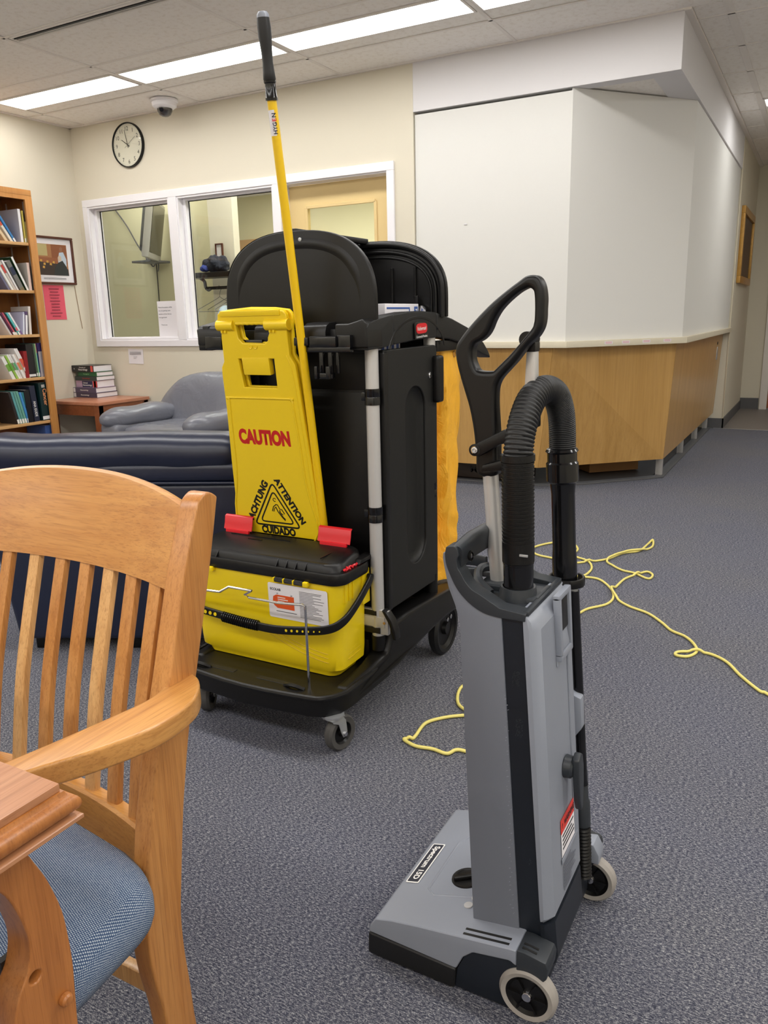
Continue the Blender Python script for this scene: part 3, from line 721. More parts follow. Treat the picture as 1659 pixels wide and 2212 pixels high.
# corridor picture
t = thing('gilt_picture', 'gilt picture frame seen edge-on down the corridor wall', 'picture', (-0.80, 9.35, 1.4))
q = BM(); y0, y1, z0, z1 = 8.76, 9.93, 1.41, 2.13
for s in ((y0, y1, z1-0.07, z1), (y0, y1, z0, z0+0.07), (y0, y0+0.07, z0+0.07, z1-0.07), (y1-0.07, y1, z0+0.07, z1-0.07)): bx(q, -0.822, -0.785, s[0], s[1], s[2], s[3], 0.006)
obj('frame', q, M['gold'], t)
q = BM(); bx(q, -0.815, -0.808, y0+0.06, y1-0.06, z0+0.06, z1-0.06); obj('canvas', q, cm((90, 70, 50)), t)
# ================================================================== LEFT WALL: picture, pink sheet, bookcase, books
t = thing('wall_picture', 'framed print in a brown frame with a wide white mat', 'picture', (WX0, 4.62, 1.48))
y0, y1, z0, z1 = 4.395, 4.815, 1.478, 1.852
q = BM()
for s in ((y0, y1, z1-0.018, z1), (y0, y1, z0, z0+0.018), (y0, y0+0.018, z0+0.018, z1-0.018), (y1-0.018, y1, z0+0.018, z1-0.018)): bx(q, WX0, WX0+0.022, s[0], s[1], s[2], s[3], 0.005)
obj('frame', q, M['frame'], t)
q = BM(); bx(q, WX0, WX0+0.008, y0+0.015, y1-0.015, z0+0.015, z1-0.015); obj('mat_board', q, M['paper'], t, smooth=False)
q = BM(); bx(q, WX0+0.008, WX0+0.0086, y0+0.055, y1-0.062, z0+0.072, z1-0.06); pr = obj('print', q, cm((168, 118, 78)), t, smooth=False)
def pic(pts, col, k):
    q = BM(); prism(q, pts, 'x', WX0+0.0086+k*0.0003, WX0+0.0089+k*0.0003); obj('print_patch', q, cm(col), t, smooth=False)
pic([(4.45, 1.70), (4.56, 1.70), (4.56, 1.79), (4.45, 1.79)], (186, 172, 120), 0)
pic([(4.60, 1.66), (4.75, 1.64), (4.75, 1.79), (4.60, 1.79)], (142, 86, 56), 0)
pic([(4.45, 1.63), (4.68, 1.62), (4.69, 1.685), (4.45, 1.69)], (150, 92, 60), 1)
pic([(4.45, 1.55), (4.75, 1.55), (4.75, 1.60), (4.66, 1.64), (4.45, 1.655)], (62, 50, 46), 2)
for a, c_ in ((4.48, 1.655), (4.51, 1.63), (4.54, 1.648), (4.57, 1.63), (4.60, 1.645), (4.50, 1.605)): pic([(a, c_), (a+0.02, c_-0.004), (a+0.022, c_+0.014), (a+0.004, c_+0.016)], (206, 160, 76), 3)
pic([(4.665, 1.60), (4.735, 1.60), (4.74, 1.68), (4.715, 1.735), (4.675, 1.73), (4.655, 1.67)], (190, 204, 220), 3)
pic([(4.68, 1.735), (4.705, 1.735), (4.71, 1.765), (4.695, 1.778), (4.68, 1.765)], (150, 104, 82), 4)
pic([(4.60, 1.55), (4.752, 1.55), (4.735, 1.62), (4.70, 1.668), (4.655, 1.65), (4.62, 1.61)], (44, 48, 50), 5)
pic([(4.655, 1.66), (4.69, 1.665), (4.69, 1.70), (4.67, 1.71), (4.655, 1.69)], (206, 186, 166), 6)
q = BM(); mm = frame((0, 1, 0), (0, 0, 1), (WX0+0.0086, 4.61, 1.52)); lines(q, mm, 0.22, [0.008, 0.0], 0.003, rnd=False); obj('caption', q, M['greyink'], t, smooth=False)
t = paper('pink_notice', WX0, 4.583, 1.335, 0.20, 0.275, M['pink'], 'pink printed sheet taped below the framed print', 0.004, ax='x')
q = BM(); mm = frame((0, 1, 0), (0, 0, 1), (WX0+0.008, 4.583, 1.335))
for k in range(10):
    w_ = random.choice([0.05, 0.08, 0.10, 0.12]); bx(q, -w_/2, w_/2, 0.105-0.024*k, 0.110-0.024*k, 0, 0.0005, mtx=mm)
obj('printed_lines', q, cm((120, 40, 60)), t, smooth=False)
cable('wall_scratch_cord', [(WX0+0.004, 4.80, 1.47), (WX0+0.004, 4.81, 1.35), (WX0+0.004, 4.825, 1.2), (WX0+0.004, 4.835, 1.12)], 0.0022, cm((150, 120, 84)), 'thin brown cord hanging from the framed print')

FX, BKX = -5.28, WX0+0.004           # bookcase front and back
yR, yL = 4.215, 3.50
bc = thing('bookcase', 'tall oak bookcase against the left wall, filled with books', 'bookcase', (-5.43, 3.86, 0))
q = BM(); bx(q, BKX, FX, yR-0.022, yR, 0, 2.12); obj('side_panel', q, M['shelfback'], bc, smooth=False)
q = BM(); bx(q, BKX, FX, yL, yL+0.022, 0, 2.12); obj('side_panel', q, M['shelfback'], bc, smooth=False)
q = BM(); bx(q, BKX, BKX+0.012, yL+0.022, yR-0.022, 0.05, 2.08); obj('back_panel', q, M['shelfback'], bc, smooth=False)
q = BM(); bx(q, FX, FX+0.02, yR-0.058, yR+0.002, 0, 2.122, 0.002); obj('face_frame', q, M['shelfwood'], bc)
q = BM(); bx(q, FX, FX+0.02, yL, yL+0.055, 0, 2.122, 0.002); obj('face_frame', q, M['shelfwood'], bc)
q = BM(); bx(q, BKX, FX+0.022, yL, yR, 2.085, 2.125, 0.002); bx(q, FX, FX+0.0205, yL+0.055, yR-0.058, 2.055, 2.085); obj('top_board', q, M['shelfwood'], bc)
SH = [1.755, 1.412, 1.090, 0.768, 0.432, 0.09]
for z in SH:
    q = BM(); bx(q, BKX+0.012, FX-0.002, yL+0.022, yR-0.024, z-0.018, z-0.001); bx(q, FX-0.02, FX+0.004, yL+0.06, yR-0.060, z-0.022, z, 0.003); obj('shelf', q, M['shelfboard'], bc)
for yy in (yR-0.024,):
    for xx in (FX-0.05, BKX+0.06):
        q = BM(); bx(q, xx-0.008, xx+0.008, yy, yy+0.003, 0.1, 2.05)
        obj('shelf_track', q, M['alu'], bc)
_bk = {}
def book(parent_loc, w_, h_, d_, lean, cover, label, spine=None, z=0, group=None, open_side=False):
    """book standing on a shelf: spine faces +x; w_ thickness along y, lean in radians about x (top towards -y)"""
    yy, zz = parent_loc
    x1 = FX-0.008-random.uniform(0, 0.015)
    mm = Matrix.Translation((x1, yy, zz)) @ Matrix.Rotation(lean, 4, 'X')
    t_ = thing('book', label, 'book', (x1, yy, zz), group)
    q = BM()
    bx(q, -d_, 0, -w_, -w_+0.0025, 0, h_, 0.0008, 1, mtx=mm); bx(q, -d_, 0, -0.0025, 0, 0, h_, 0.0008, 1, mtx=mm); bx(q, -0.0025, 0.001, -w_+0.0005, -0.0005, 0, h_, 0.001, 1, mtx=mm)
    obj('cover', q, cm(cover, 0.4), t_, smooth=False)
    q = BM(); bx(q, -d_+0.004, -0.003, -w_+0.0025, -0.0025, 0.003, h_-0.003, mtx=mm); obj('pages', q, M['paper'], t_, smooth=False)
    if spine:
        for (a, c_, col) in spine:
            q = BM(); bx(q, 0.001, 0.0016, -w_+0.001, -0.001, h_*a, h_*c_, mtx=mm); obj('spine_band', q, cm(col), t_, smooth=False)
    return t_, mm
def blabel(s, t_, mm, w_, h_, zc, mat=None, hh=None, side=1, ln=None, bold=0.02):
    # text running down the spine
    r = (mm.to_3x3() @ V((0, 0, -1))); u = (mm.to_3x3() @ V((0, 1, 0)))
    letter(s, mat or M['whiteink'], t_, mm @ V((0.0018, -w_/2, h_*zc)), r, u, hh or w_*0.5, ln, bold=bold)
wt = (0.02, 0.14, (236, 234, 230))
L1 = 0.0
Y0 = yR-0.027
# top shelf (nearest to the right end first)
book((Y0-0.020, SH[0]), 0.010, 0.15, 0.16, 0.0, (190, 176, 110), 'thin yellow spiral booklet at the right end of the top shelf')
book((Y0-0.034, SH[0]), 0.012, 0.225, 0.20, 0.0, (206, 190, 90), 'thin yellow book beside the white binder, top shelf', [wt])
book((Y0-0.055, SH[0]), 0.022, 0.235, 0.26, 0.0, (206, 200, 204), 'tall pale grey binder with a white spine, top shelf', [(0.0, 1.0, (238, 238, 242))])
book((Y0-0.112, SH[0]), 0.016, 0.225, 0.18, 0.55, (60, 128, 190), 'slanted blue book leaning on the pale binder, top shelf', [(0.03, 0.16, (240, 240, 240))])
book((Y0-0.140, SH[0]), 0.020, 0.225, 0.18, 0.58, (226, 218, 206), 'slanted cream book under the blue one, top shelf', [(0.6, 0.78, (206, 84, 60))])
book((Y0-0.186, SH[0]), 0.022, 0.225, 0.18, 0.60, (222, 196, 160), 'slanted tan book at the left edge of the top shelf')
# second shelf
book((Y0-0.040, SH[1]), 0.022, 0.20, 0.20, 0.0, (216, 206, 200), 'upright pale grey book at the right of the second shelf', [(0.0, 1.0, (226, 200, 190))])
book((Y0-0.062, SH[1]), 0.018, 0.262, 0.20, 0.42, (38, 70, 40), 'leaning dark green book with a white spine, second shelf', [(0.0, 1.0, (232, 232, 232))])
book((Y0-0.10, SH[1]), 0.036, 0.235, 0.19, 0.44, (112, 112, 110), 'leaning thick grey book, second shelf', [(0.55, 0.8, (40, 48, 76)), (0.03, 0.13, (120, 110, 84))])
book((Y0-0.146, SH[1]), 0.014, 0.235, 0.19, 0.46, (236, 234, 234), 'leaning thin white book, second shelf')
book((Y0-0.168, SH[1]), 0.018, 0.225, 0.19, 0.48, (200, 190, 184), 'leaning beige book with a red top, second shelf', [(0.62, 0.9, (196, 60, 56))])
book((Y0-0.194, SH[1]), 0.016, 0.21, 0.19, 0.5, (236, 236, 232), 'leaning white book at the left of the second shelf')
book((Y0-0.216, SH[1]), 0.016, 0.21, 0.19, 0.5, (120, 120, 150), 'leaning violet-grey book at the left of the second shelf')
# third shelf
book((Y0-0.092, SH[2]), 0.020, 0.205, 0.20, -0.07, (206, 200, 194), 'upright pale grey book on the right of the third shelf', [(0.0, 1.0, (222, 212, 204))])
book((Y0-0.128, SH[2]), 0.020, 0.168, 0.19, -0.13, (84, 62, 104), 'purple and white book leaning right on the third shelf', [(0.0, 0.84, (236, 236, 240))])
book((Y0-0.150, SH[2]), 0.014, 0.165, 0.19, -0.13, (190, 190, 214), 'pale lilac book beside the purple one, third shelf', [(0.0, 0.9, (232, 236, 246))])
for k, (c_, sp) in enumerate((((238, 236, 240), [(0.0, 0.2, (120, 90, 150))]), ((86, 190, 190), [wt, (0.2, 0.35, (230, 90, 110))]), ((30, 30, 36), [wt]), ((214, 90, 110), [wt]), ((96, 40, 70), [wt]), ((236, 232, 230), None))):
    book((Y0-0.168-0.017*k, SH[2]), 0.014, 0.185, 0.18, 0.5, c_, ['slanted white book with a lilac foot, third shelf', 'slanted turquoise book, third shelf', 'slanted black book, third shelf', 'slanted rose book, third shelf', 'slanted wine-red book, third shelf', 'slanted white book at the far left, third shelf'][k], sp)
# fourth shelf
book((Y0-0.002, SH[3]), 0.008, 0.20, 0.22, 0.02, (226, 222, 220), 'thin white book squeezed at the right end, fourth shelf')
book((Y0-0.012, SH[3]), 0.040, 0.255, 0.24, 0.0, (58, 44, 96), 'grey book with a dark purple top, fourth shelf', [(0.0, 0.75, (176, 170, 176))])
book((Y0-0.054, SH[3]), 0.011, 0.252, 0.22, 0.03, (70, 150, 190), 'thin blue book with a pink top, fourth shelf', [(0.03, 0.13, (238, 238, 238)), (0.72, 1.0, (206, 128, 132))])
book((Y0-0.067, SH[3]), 0.010, 0.252, 0.22, 0.03, (124, 170, 120), 'thin green book, fourth shelf', [(0.03, 0.13, (238, 238, 238))])
book((Y0-0.079, SH[3]), 0.010, 0.25, 0.22, 0.03, (70, 84, 70), 'thin dark green book with a pale label, fourth shelf', [(0.03, 0.13, (238, 238, 238))])
book((Y0-0.092, SH[3]), 0.062, 0.25, 0.24, 0.0, (24, 22, 26), 'broad black book standing upright, fourth shelf', [(0.03, 0.1, (220, 220, 220))])
book((Y0-0.157, SH[3]), 0.030, 0.20, 0.2, 0.0, (140, 18, 26), 'dark red book behind the slanted ones, fourth shelf')
sl = [((236, 232, 230), (222, 96, 60)), ((236, 232, 230), (214, 88, 70)), ((214, 200, 190), (190, 150, 96)), ((236, 232, 230), (226, 120, 84)), ((236, 232, 230), (90, 180, 120)), ((232, 232, 228), (110, 130, 80)), ((150, 190, 80), (90, 160, 50)), ((236, 234, 230), (110, 170, 60)), ((230, 230, 226), (120, 160, 70))]
nm = ['first slanted red-orange book from the right, fourth shelf', 'second slanted red-orange book, fourth shelf', 'slanted tan book behind the orange ones, fourth shelf', 'short slanted orange book, fourth shelf', 'short slanted mint green book, fourth shelf', 'slanted olive book, fourth shelf', 'slanted bright green book, fourth shelf', 'slanted green and white book, fourth shelf', 'leftmost slanted green book, fourth shelf']
for k, (c_, d_) in enumerate(sl):
    book((Y0-0.128-0.0205*k, SH[3]), 0.0155, 0.245 if k in (0, 1) else 0.20-0.006*max(0, k-5), 0.18, 0.42, c_, nm[k], [(0.37, 0.67, d_)])
# fifth shelf
a, mm = book((Y0+0.002, SH[4]), 0.088, 0.292, 0.23, 0.02, (14, 44, 46), 'very thick dark green book titled Cancer', [(0.03, 0.12, (236, 236, 236))])
letter('Cancer', cm((236, 160, 110)), a, mm @ V((0.0018, -0.042, 0.18)), mm.to_3x3() @ V((0, 0, -1)), mm.to_3x3() @ V((0, 1, 0)), 0.034, 0.13, bold=0.015)
q = BM(); mm2 = frame(mm.to_3x3() @ V((0, 1, 0)), mm.to_3x3() @ V((0, 0, 1)), mm @ V((0.0018, -0.05, 0.268))); lines(q, mm2, 0.03, [0.006, -0.002, -0.01], 0.004, rnd=False); obj('spine_print', q, M['whiteink'], a, smooth=False)
a, mm = book((Y0-0.105, SH[4]), 0.048, 0.275, 0.24, 0.05, (40, 46, 66), 'dark blue guide with ANA GUIDE down its spine')
blabel('ANA GUIDE', a, mm, 0.048, 0.275, 0.36, hh=0.022, ln=0.12)
book((Y0-0.170, SH[4]), 0.045, 0.25, 0.22, 0.05, (22, 22, 28), 'black book left of the dark blue guide, fifth shelf')
for k, (c_, lab) in enumerate((((60, 130, 134), 'slanted teal book nearest the black one, fifth shelf'), ((70, 140, 200), 'slanted sky blue book, fifth shelf'), ((110, 168, 150), 'first slanted sea-green book, fifth shelf'), ((104, 160, 150), 'second slanted sea-green book, fifth shelf'), ((96, 158, 160), 'third slanted sea-green book, fifth shelf'), ((48, 44, 44), 'slanted dark brown book at the left, fifth shelf'))):
    book((Y0-0.178-0.0225*k, SH[4]), 0.018, 0.25-0.012*(k < 1)-0.01*(k == 1), 0.2, 0.20, c_, lab, [(0.02, 0.15, (232, 232, 228))])
book((Y0-0.01, SH[5]), 0.06, 0.30, 0.22, 0.0, (60, 90, 150), 'blue book just showing on the lowest shelf')

# ================================================================== end table and stacked books
et = thing('end_table', 'low red brown square wooden table in the corner', 'table', (-5.26, 4.64, 0))
q = BM(); bx(q, -5.56, -4.955, 4.36, 4.91, 0.528, 0.553, 0.004); obj('tabletop', q, M['endtop'], et)
q = BM(); bx(q, -5.55, -4.965, 4.37, 4.395, 0.445, 0.528); bx(q, -4.99, -4.965, 4.395, 4.90, 0.445, 0.528); obj('apron', q, M['endtable'], et)
for x in (-5.55, -5.02):
    for y in (4.368, 4.85):
        q = BM(); bx(q, x, x+0.055, y, y+0.05, 0, 0.528, 0.003); obj('leg', q, M['endtable'], et)
q = BM(); bx(q, -4.968, -4.962, 4.42, 4.84, 0.452, 0.456); bx(q, -4.968, -4.962, 4.84, 4.844, 0.456, 0.52); obj('apron_bead', q, M['frame'], et)
z = 0.553
def sbook(x0, x1, y0, y1, h_, col, label, spine=None, txt=None, tc=None):
    global z
    t_ = thing('stacked_book', label, 'book', ((x0+x1)/2, (y0+y1)/2, z), 'books stacked on the end table')
    q = BM(); bx(q, x0, x1, y0, y1, z, z+0.003, 0.0008, 1); bx(q, x0, x1, y0, y1, z+h_-0.003, z+h_, 0.0008, 1); bx(q, x0+0.0005, x1-0.0005, y0-0.001, y0+0.003, z, z+h_, 0.001, 1)
    obj('cover', q, cm(col, 0.35), t_, smooth=False)
    q = BM(); bx(q, x0+0.004, x1-0.004, y0+0.003, y1-0.004, z+0.003, z+h_-0.003); obj('pages', q, M['paper'], t_, smooth=False)
    for (a, c_, cc_) in (spine or []):
        q = BM(); bx(q, x0+(x1-x0)*a, x0+(x1-x0)*c_, y0-0.0016, y0-0.001, z+0.003, z+h_-0.003); obj('spine_band', q, cm(cc_), t_, smooth=False)
    if txt:
        for (s, fx, fz, hh, ww) in txt: letter(s, tc or M['whiteink'], t_, (x0+(x1-x0)*fx, y0-0.0018, z+h_*fz), (1, 0, 0), (0, 0, 1), hh, ww, bold=0.02)
    z += h_
sbook(-5.585, -5.305, 4.665, 4.895, 0.040, (70, 62, 84), 'lowest of the stacked books, purple-grey, titled Rheumatology', [(0.01, 0.11, (214, 212, 216))], [('Rheumatology', 0.5, 0.5, 0.014, 0.10)])
sbook(-5.585, -5.31, 4.665, 4.890, 0.042, (84, 74, 100), 'second lowest stacked book, purple-grey, titled Rheumatology', [(0.01, 0.10, (222, 220, 222))], [('Rheumatology', 0.5, 0.5, 0.014, 0.095)])
sbook(-5.57, -5.315, 4.69, 4.88, 0.058, (190, 160, 186), 'white and red stacked book titled Clinical Hematology', [(0.3, 0.78, (44, 44, 84)), (0.80, 0.995, (214, 70, 66)), (0.85, 0.94, (240, 230, 226))], [('Clinical', 0.45, 0.68, 0.014, 0.055), ('Hematology', 0.54, 0.32, 0.018, 0.11)])
sbook(-5.57, -5.31, 4.685, 4.885, 0.036, (52, 60, 58), 'thin dark grey stacked book with red print', None, [('Dermatology', 0.52, 0.5, 0.011, 0.09)], cm((190, 50, 44)))
sbook(-5.555, -5.31, 4.69, 4.87, 0.036, (34, 100, 56), 'thin green stacked book', [(-0.15+0.15, 0.10, (60, 66, 56))], [('Surgery', 0.5, 0.5, 0.012, 0.07)], cm((150, 210, 150)))
sbook(-5.585, -5.325, 4.675, 4.875, 0.054, (34, 34, 36), 'topmost stacked book, black, titled Principles of Neurology', [(0.87, 0.97, (224, 90, 80))], [('Principles of', 0.5, 0.68, 0.012, 0.075), ('Neurology', 0.52, 0.34, 0.020, 0.11), ('A', 0.12, 0.5, 0.012, 0.012)])

# ================================================================== grey leather armchair (local frame: +y is the back)
def armchair(name, label, loc, rotz, mat, W=0.86, D=0.85, H=0.77, fat=True, seatz=0.42):
    t_ = thing(name, label, 'armchair', loc, None, rotz, local=True); hw = W/2
    def P(nm, q, mt=None): o = obj(nm, q, mt or mat, t_, ang=60); return o
    q = BM(); bx(q, -hw+0.02, hw-0.02, -D/2+0.05, D/2-0.08, 0.06, 0.30, 0.04, 3); P('base', q)
    q = BM(); blob(q, (0, -0.06, 0.37), (hw-0.14, D/2-0.10, 0.09), 4.5, 32, 16); P('seat_cushion', q)
    for s in (-1, 1):
        q = BM(); bx(q, s*(hw-0.09)-0.09, s*(hw-0.09)+0.09, -D/2+0.03, D/2-0.12, 0.06, 0.46, 0.035, 3); P('arm_side', q)
        q = BM()
        def wr(p, s=s):
            return V((p.x*(1+0.06*math.sin(p.y*22)), p.y, p.z*(1+0.10*math.sin(p.y*17+p.x*10)) - 0.05*(p.y/(D/2))**2*0.3))
        blob(q, (s*(hw-0.085), -0.06, 0.50), (0.115, D/2-0.05, 0.075), 2.7, 36, 20, fn=wr); P('arm_pad', q)
    q = BM()
    def wb(p):
        return V((p.x, p.y+0.12*(p.z/0.3)+0.03*math.cos(p.x*6)*0.5+0.008*math.sin(p.x*26)*max(0, p.z/0.3), p.z-0.10*(abs(p.x)/(hw))**3))
    blob(q, (-0.10, D/2-0.17, H-0.28), (hw+0.035, 0.14, 0.29), 2.9, 44, 26, fn=wb); P('backrest', q)
    for sx in (-1, 1):
        for sy_ in (-1, 1):
            q = BM(); lathe(q, [(0.02, 0), (0.026, 0.01), (0.03, 0.07), (0, 0.07)], (sx*(hw-0.1), sy_*(D/2-0.14), 0), seg=12); P('foot', q, M['black'])
    return t_
armchair('leather_armchair', 'pale grey-blue leather armchair by the back wall', (-3.95, 4.30, 0), math.radians(-6), M['greyleather'], W=1.04, D=0.86, H=0.775)

# ================================================================== navy sofa seen from behind (local: -y faces the camera side)
def sofa():
    dx, dy = -2.029+2.415, 1.885-1.699; ang = math.atan2(dy, dx)
    o = V((-2.45, 1.685, 0)); t_ = thing('leather_sofa', 'dark navy leather sofa seen from behind, beside the cart', 'sofa', o, None, ang, local=True)
    W, mat = 0.84, M['navy']
    def P(nm, q, mt=None): return obj(nm, q, mt or mat, t_, ang=60)
    # back slab, slightly wider at the top
    q = BM(); A = []
    secs = [(0.05, 0.0, 0.0), (0.25, -0.02, 0.0), (0.45, -0.045, 0.0), (0.60, -0.07, 0.005), (0.64, -0.075, 0.01)]
    def slab(q, x0, x1, ys, z0, z1, bev): bx(q, x0, x1, ys[0], ys[1], z0, z1, bev, 3)
    prism(q, [(0.0, 0.05), (W, 0.05), (W+0.01, 0.62), (-0.075, 0.62)], 'y', 0.0, 0.16, 0.02, 3); P('back_panel', q)
    q = BM(); tube(q, [(0.63*W, -0.002, 0.06), (0.63*W, -0.002, 0.615)], 0.003, 6); P('seam', q)
    q = BM(); tube(q, smoothpath([(-0.07, -0.004, 0.62), (0.2, -0.007, 0.625), (0.6, -0.006, 0.622), (W+0.01, -0.004, 0.62)], 4), 0.006, 8); P('piping', q)
    q = BM(); prism(q, [(-0.085, 0.625), (W+0.03, 0.625), (W+0.035, 0.69), (-0.095, 0.69)], 'y', -0.012, 0.2, 0.02, 3); P('back_band', q)
    # padded roll over the back
    q = BM(); n = 40; pts = []; rs = []
    prof = []
    for k in range(20):
        a = 2*math.pi*k/20; c_, s_ = math.cos(a), math.sin(a)
        prof.append((math.copysign(abs(c_)**0.75, c_)*1.35, math.copysign(abs(s_)**0.85, s_)))
    for k in range(n+1):
        u = k/n; x = -0.105+u*(W+0.155)
        e = min(u, 1-u)*9; rr = 0.070*(1-max(0, 1-e)**2.4*0.75)
        wz = 0.002*math.sin(u*23)+0.005*math.sin(u*11+1)
        pts.append((x, 0.075, 0.714+rr*0.05+wz*0.6-0.02*max(0, 1-e)**2)); rs.append(rr+0.0015*math.sin(u*19))
    tube(q, pts, rs, prof=prof, upv=(0, 0, 1)); P('back_roll', q)
    q = BM(); bx(q, 0.02, W-0.02, 0.16, 0.84, 0.06, 0.34, 0.04, 3); P('base', q)
    q = BM(); blob(q, (W/2, 0.50, 0.40), (W/2-0.16, 0.34, 0.09), 4.5, 32, 14); P('seat_cushion', q)
    for xx in (0.06, W-0.06):
        q = BM(); bx(q, xx-0.085, xx+0.085, 0.12, 0.86, 0.06, 0.50, 0.05, 3); P('arm_side', q)
        q = BM(); blob(q, (xx, 0.48, 0.53), (0.11, 0.38, 0.07), 2.8, 30, 16); P('arm_pad', q)
    for xx in (0.06, W*0.5, W-0.06):
        for yy in (0.04, 0.8):
            q = BM(); bx(q, xx-0.022, xx+0.022, yy+0.0, yy+0.04, 0, 0.055, 0.004); P('foot', q, M['black'])
    return t_
sofa()
# ================================================================== JANITOR CART
ct = thing('janitor_cart', 'black janitor cart with a domed hood, silver posts and a grey side door', 'cart', (-1.32, 2.0, 0))
def O(nm, q, mt, par=None, **k): return obj(nm, q, mt, par or ct, **k)
XL, XR = -1.60, -1.04
# base
nose = [(XL, 1.90), (XL, 1.68), (-1.592, 1.63), (-1.565, 1.592), (-1.52, 1.575), (-1.32, 1.558), (-1.12, 1.575), (-1.075, 1.592), (-1.048, 1.63), (XR, 1.68), (XR, 1.90)]
q = BM(); prism(q, nose, 'z', 0.113, 0.170, 0.010, 3); bs = O('base_deck', q, M['black'])
q = BM(); P = [(x, y, 0.172) for x, y in nose]; tube(q, smoothpath(P, 3), 0.0075, 8); O('deck_rim', q, M['black'])
q = BM(); bx(q, -1.55, -1.09, 1.86, 2.48, 0.17, 0.235, 0.01); O('rear_deck', q, M['black'])
side = [(1.66, 0.113), (1.78, 0.126), (1.91, 0.143), (2.03, 0.160), (2.15, 0.172), (2.26, 0.178), (2.40, 0.172), (2.50, 0.165), (2.52, 0.20), (2.50, 0.235), (2.40, 0.252), (2.25, 0.268), (2.10, 0.280), (1.98, 0.288), (1.915, 0.285), (1.885, 0.268), (1.875, 0.235), (1.86, 0.205), (1.80, 0.188), (1.72, 0.178), (1.66, 0.175)]
for x0, x1 in ((-1.085, -1.018), (-1.622, -1.555)):
    q = BM(); vs = prism(q, side, 'x', x0, x1, 0.014, 4)
    for v in q.verts:
        if (v.co.x > -1.05 and x1 > -1.1) or (v.co.x < -1.59 and x1 < -1.1):
            f = min(1, max(0, (v.co.y-1.72)/0.22)); f = f*f*(3-2*f); v.co.x -= (0.026 if x1 > -1.1 else -0.026)*(1-f)
    O('side_fender', q, M['black'])
for xa, xb in ((-1.50, -1.40), (-1.32, -1.20)):
    q = BM(); bx(q, xa, xb, 1.615, 1.632, 0.1695, 0.1712, 0.0006, 1); O('deck_slot', q, M['ink'])
for xc in (-1.52, -1.19):
    q = BM(); tube(q, smoothpath([(xc-0.03, 1.615, 0.170), (xc-0.01, 1.607, 0.178), (xc+0.015, 1.607, 0.178), (xc+0.035, 1.615, 0.170)], 5), 0.006, 8); O('deck_lug', q, M['black'])
# posts with collars
for x, y in ((-1.06, 1.866), (-1.462, 1.945), (-1.06, 2.225), (-1.485, 2.225)):
    q = BM(); tube(q, [(x, y, 0.22), (x, y, 1.09)], 0.0185, 20); ps = O('post', q, M['alu'])
    q = BM(); tube(q, [(x, y, 0.21), (x, y, 0.255 if y < 2 else 0.335)], 0.0215, 20); obj('post_boot', q, M['black'], ps)
    for zc in (0.944, 0.616):
        q = BM(); lathe(q, [(0.0185, -0.022), (0.0215, -0.022), (0.0215, -0.002), (0.0208, 0), (0.0215, 0.002), (0.0215, 0.022), (0.0185, 0.022)], (x, y, zc), seg=24); bx(q, x-0.034, x-0.015, y-0.006, y+0.008, zc-0.012, zc+0.012, 0.003); obj('collar', q, M['blackgloss'], ps)
# cabinet
q = BM(); bx(q, -1.485, -1.085, 1.930, 1.948, 0.22, 1.07, 0.004); fp = O('front_panel', q, M['black'])
q = BM(); bx(q, -1.475, -1.10, 1.925, 1.930, 0.955, 1.06, 0.002); bx(q, -1.475, -1.10, 1.925, 1.930, 0.25, 0.948, 0.002); bx(q, -1.098, -1.092, 1.915, 1.930, 0.25, 1.06); obj('panel_moulding', q, M['black'], fp)
q = BM(); bx(q, -1.485, -1.085, 2.225, 2.245, 0.24, 1.10, 0.004); bx(q, -1.55, -1.06, 2.235, 2.262, 1.04, 1.15, 0.004); O('rear_panel', q, M['black'])
q = BM(); bx(q, -1.50, -1.485, 1.885, 2.24, 0.29, 1.07, 0.004); O('side_panel', q, M['black'])
q = BM()
for zz in (0.30, 0.62): bx(q, -1.485, -1.075, 1.948, 2.225, zz, zz+0.01)
O('inner_shelf', q, M['black'])
# side door with an oval recess
oval = []
oy_, oz_, ow, ol = 2.088, 0.684, 0.066, 0.27
for k in range(33):
    a = math.pi*k/32; oval.append((oy_+ow*math.cos(a), oz_+ol-ow+ow*math.sin(a)))
for k in range(33):
    a = math.pi+math.pi*k/32; oval.append((oy_+ow*math.cos(a), oz_-ol+ow+ow*math.sin(a)))
dr_ = [(1.888, 0.318), (2.238, 0.314), (2.238, 1.058), (2.225, 1.068), (1.90, 1.066), (1.888, 1.058)]
mmx = Matrix(((0, 0, 1, 0), (1, 0, 0, 0), (0, 1, 0, 0), (0, 0, 0, 1)))   # local x->Y, y->Z, z->X
mt_ = mmx.copy(); mt_.translation = (-1.050, 0, 0)
me = plate(dr_, [oval], 0.018, 0.003, mt_); door = O('side_door', me, M['blacktex'])
def ringfill(q, A, B):
    n = len(A)
    for i in range(n): q.faces.new((A[i], A[(i+1) % n], B[(i+1) % n], B[i]))
q = BM(); c0 = V((0, oy_, oz_)); rings = []
for s, x in ((1.03, -1.0445), (0.97, -1.052), (0.88, -1.058), (0.6, -1.062)):
    r_ = [q.verts.new((x, oy_+(a-oy_)*s, oz_+(c_-oz_)*(1-(1-s)*ow/ol))) for a, c_ in oval]; rings.append(r_)
for A, B in zip(rings, rings[1:]): ringfill(q, A, B)
q.faces.new(rings[-1]); obj('recess', q, M['blacktex'], door, ang=70)
q = BM(); bx(q, -1.052, -1.034, 1.886, 1.912, 0.32, 1.062, 0.006, 3); obj('hinge_edge', q, M['black'], door)
q = BM(); bx(q, -1.046, -1.020, 2.206, 2.250, 0.893, 1.036, 0.011, 4); obj('door_handle', q, M['black'], door)
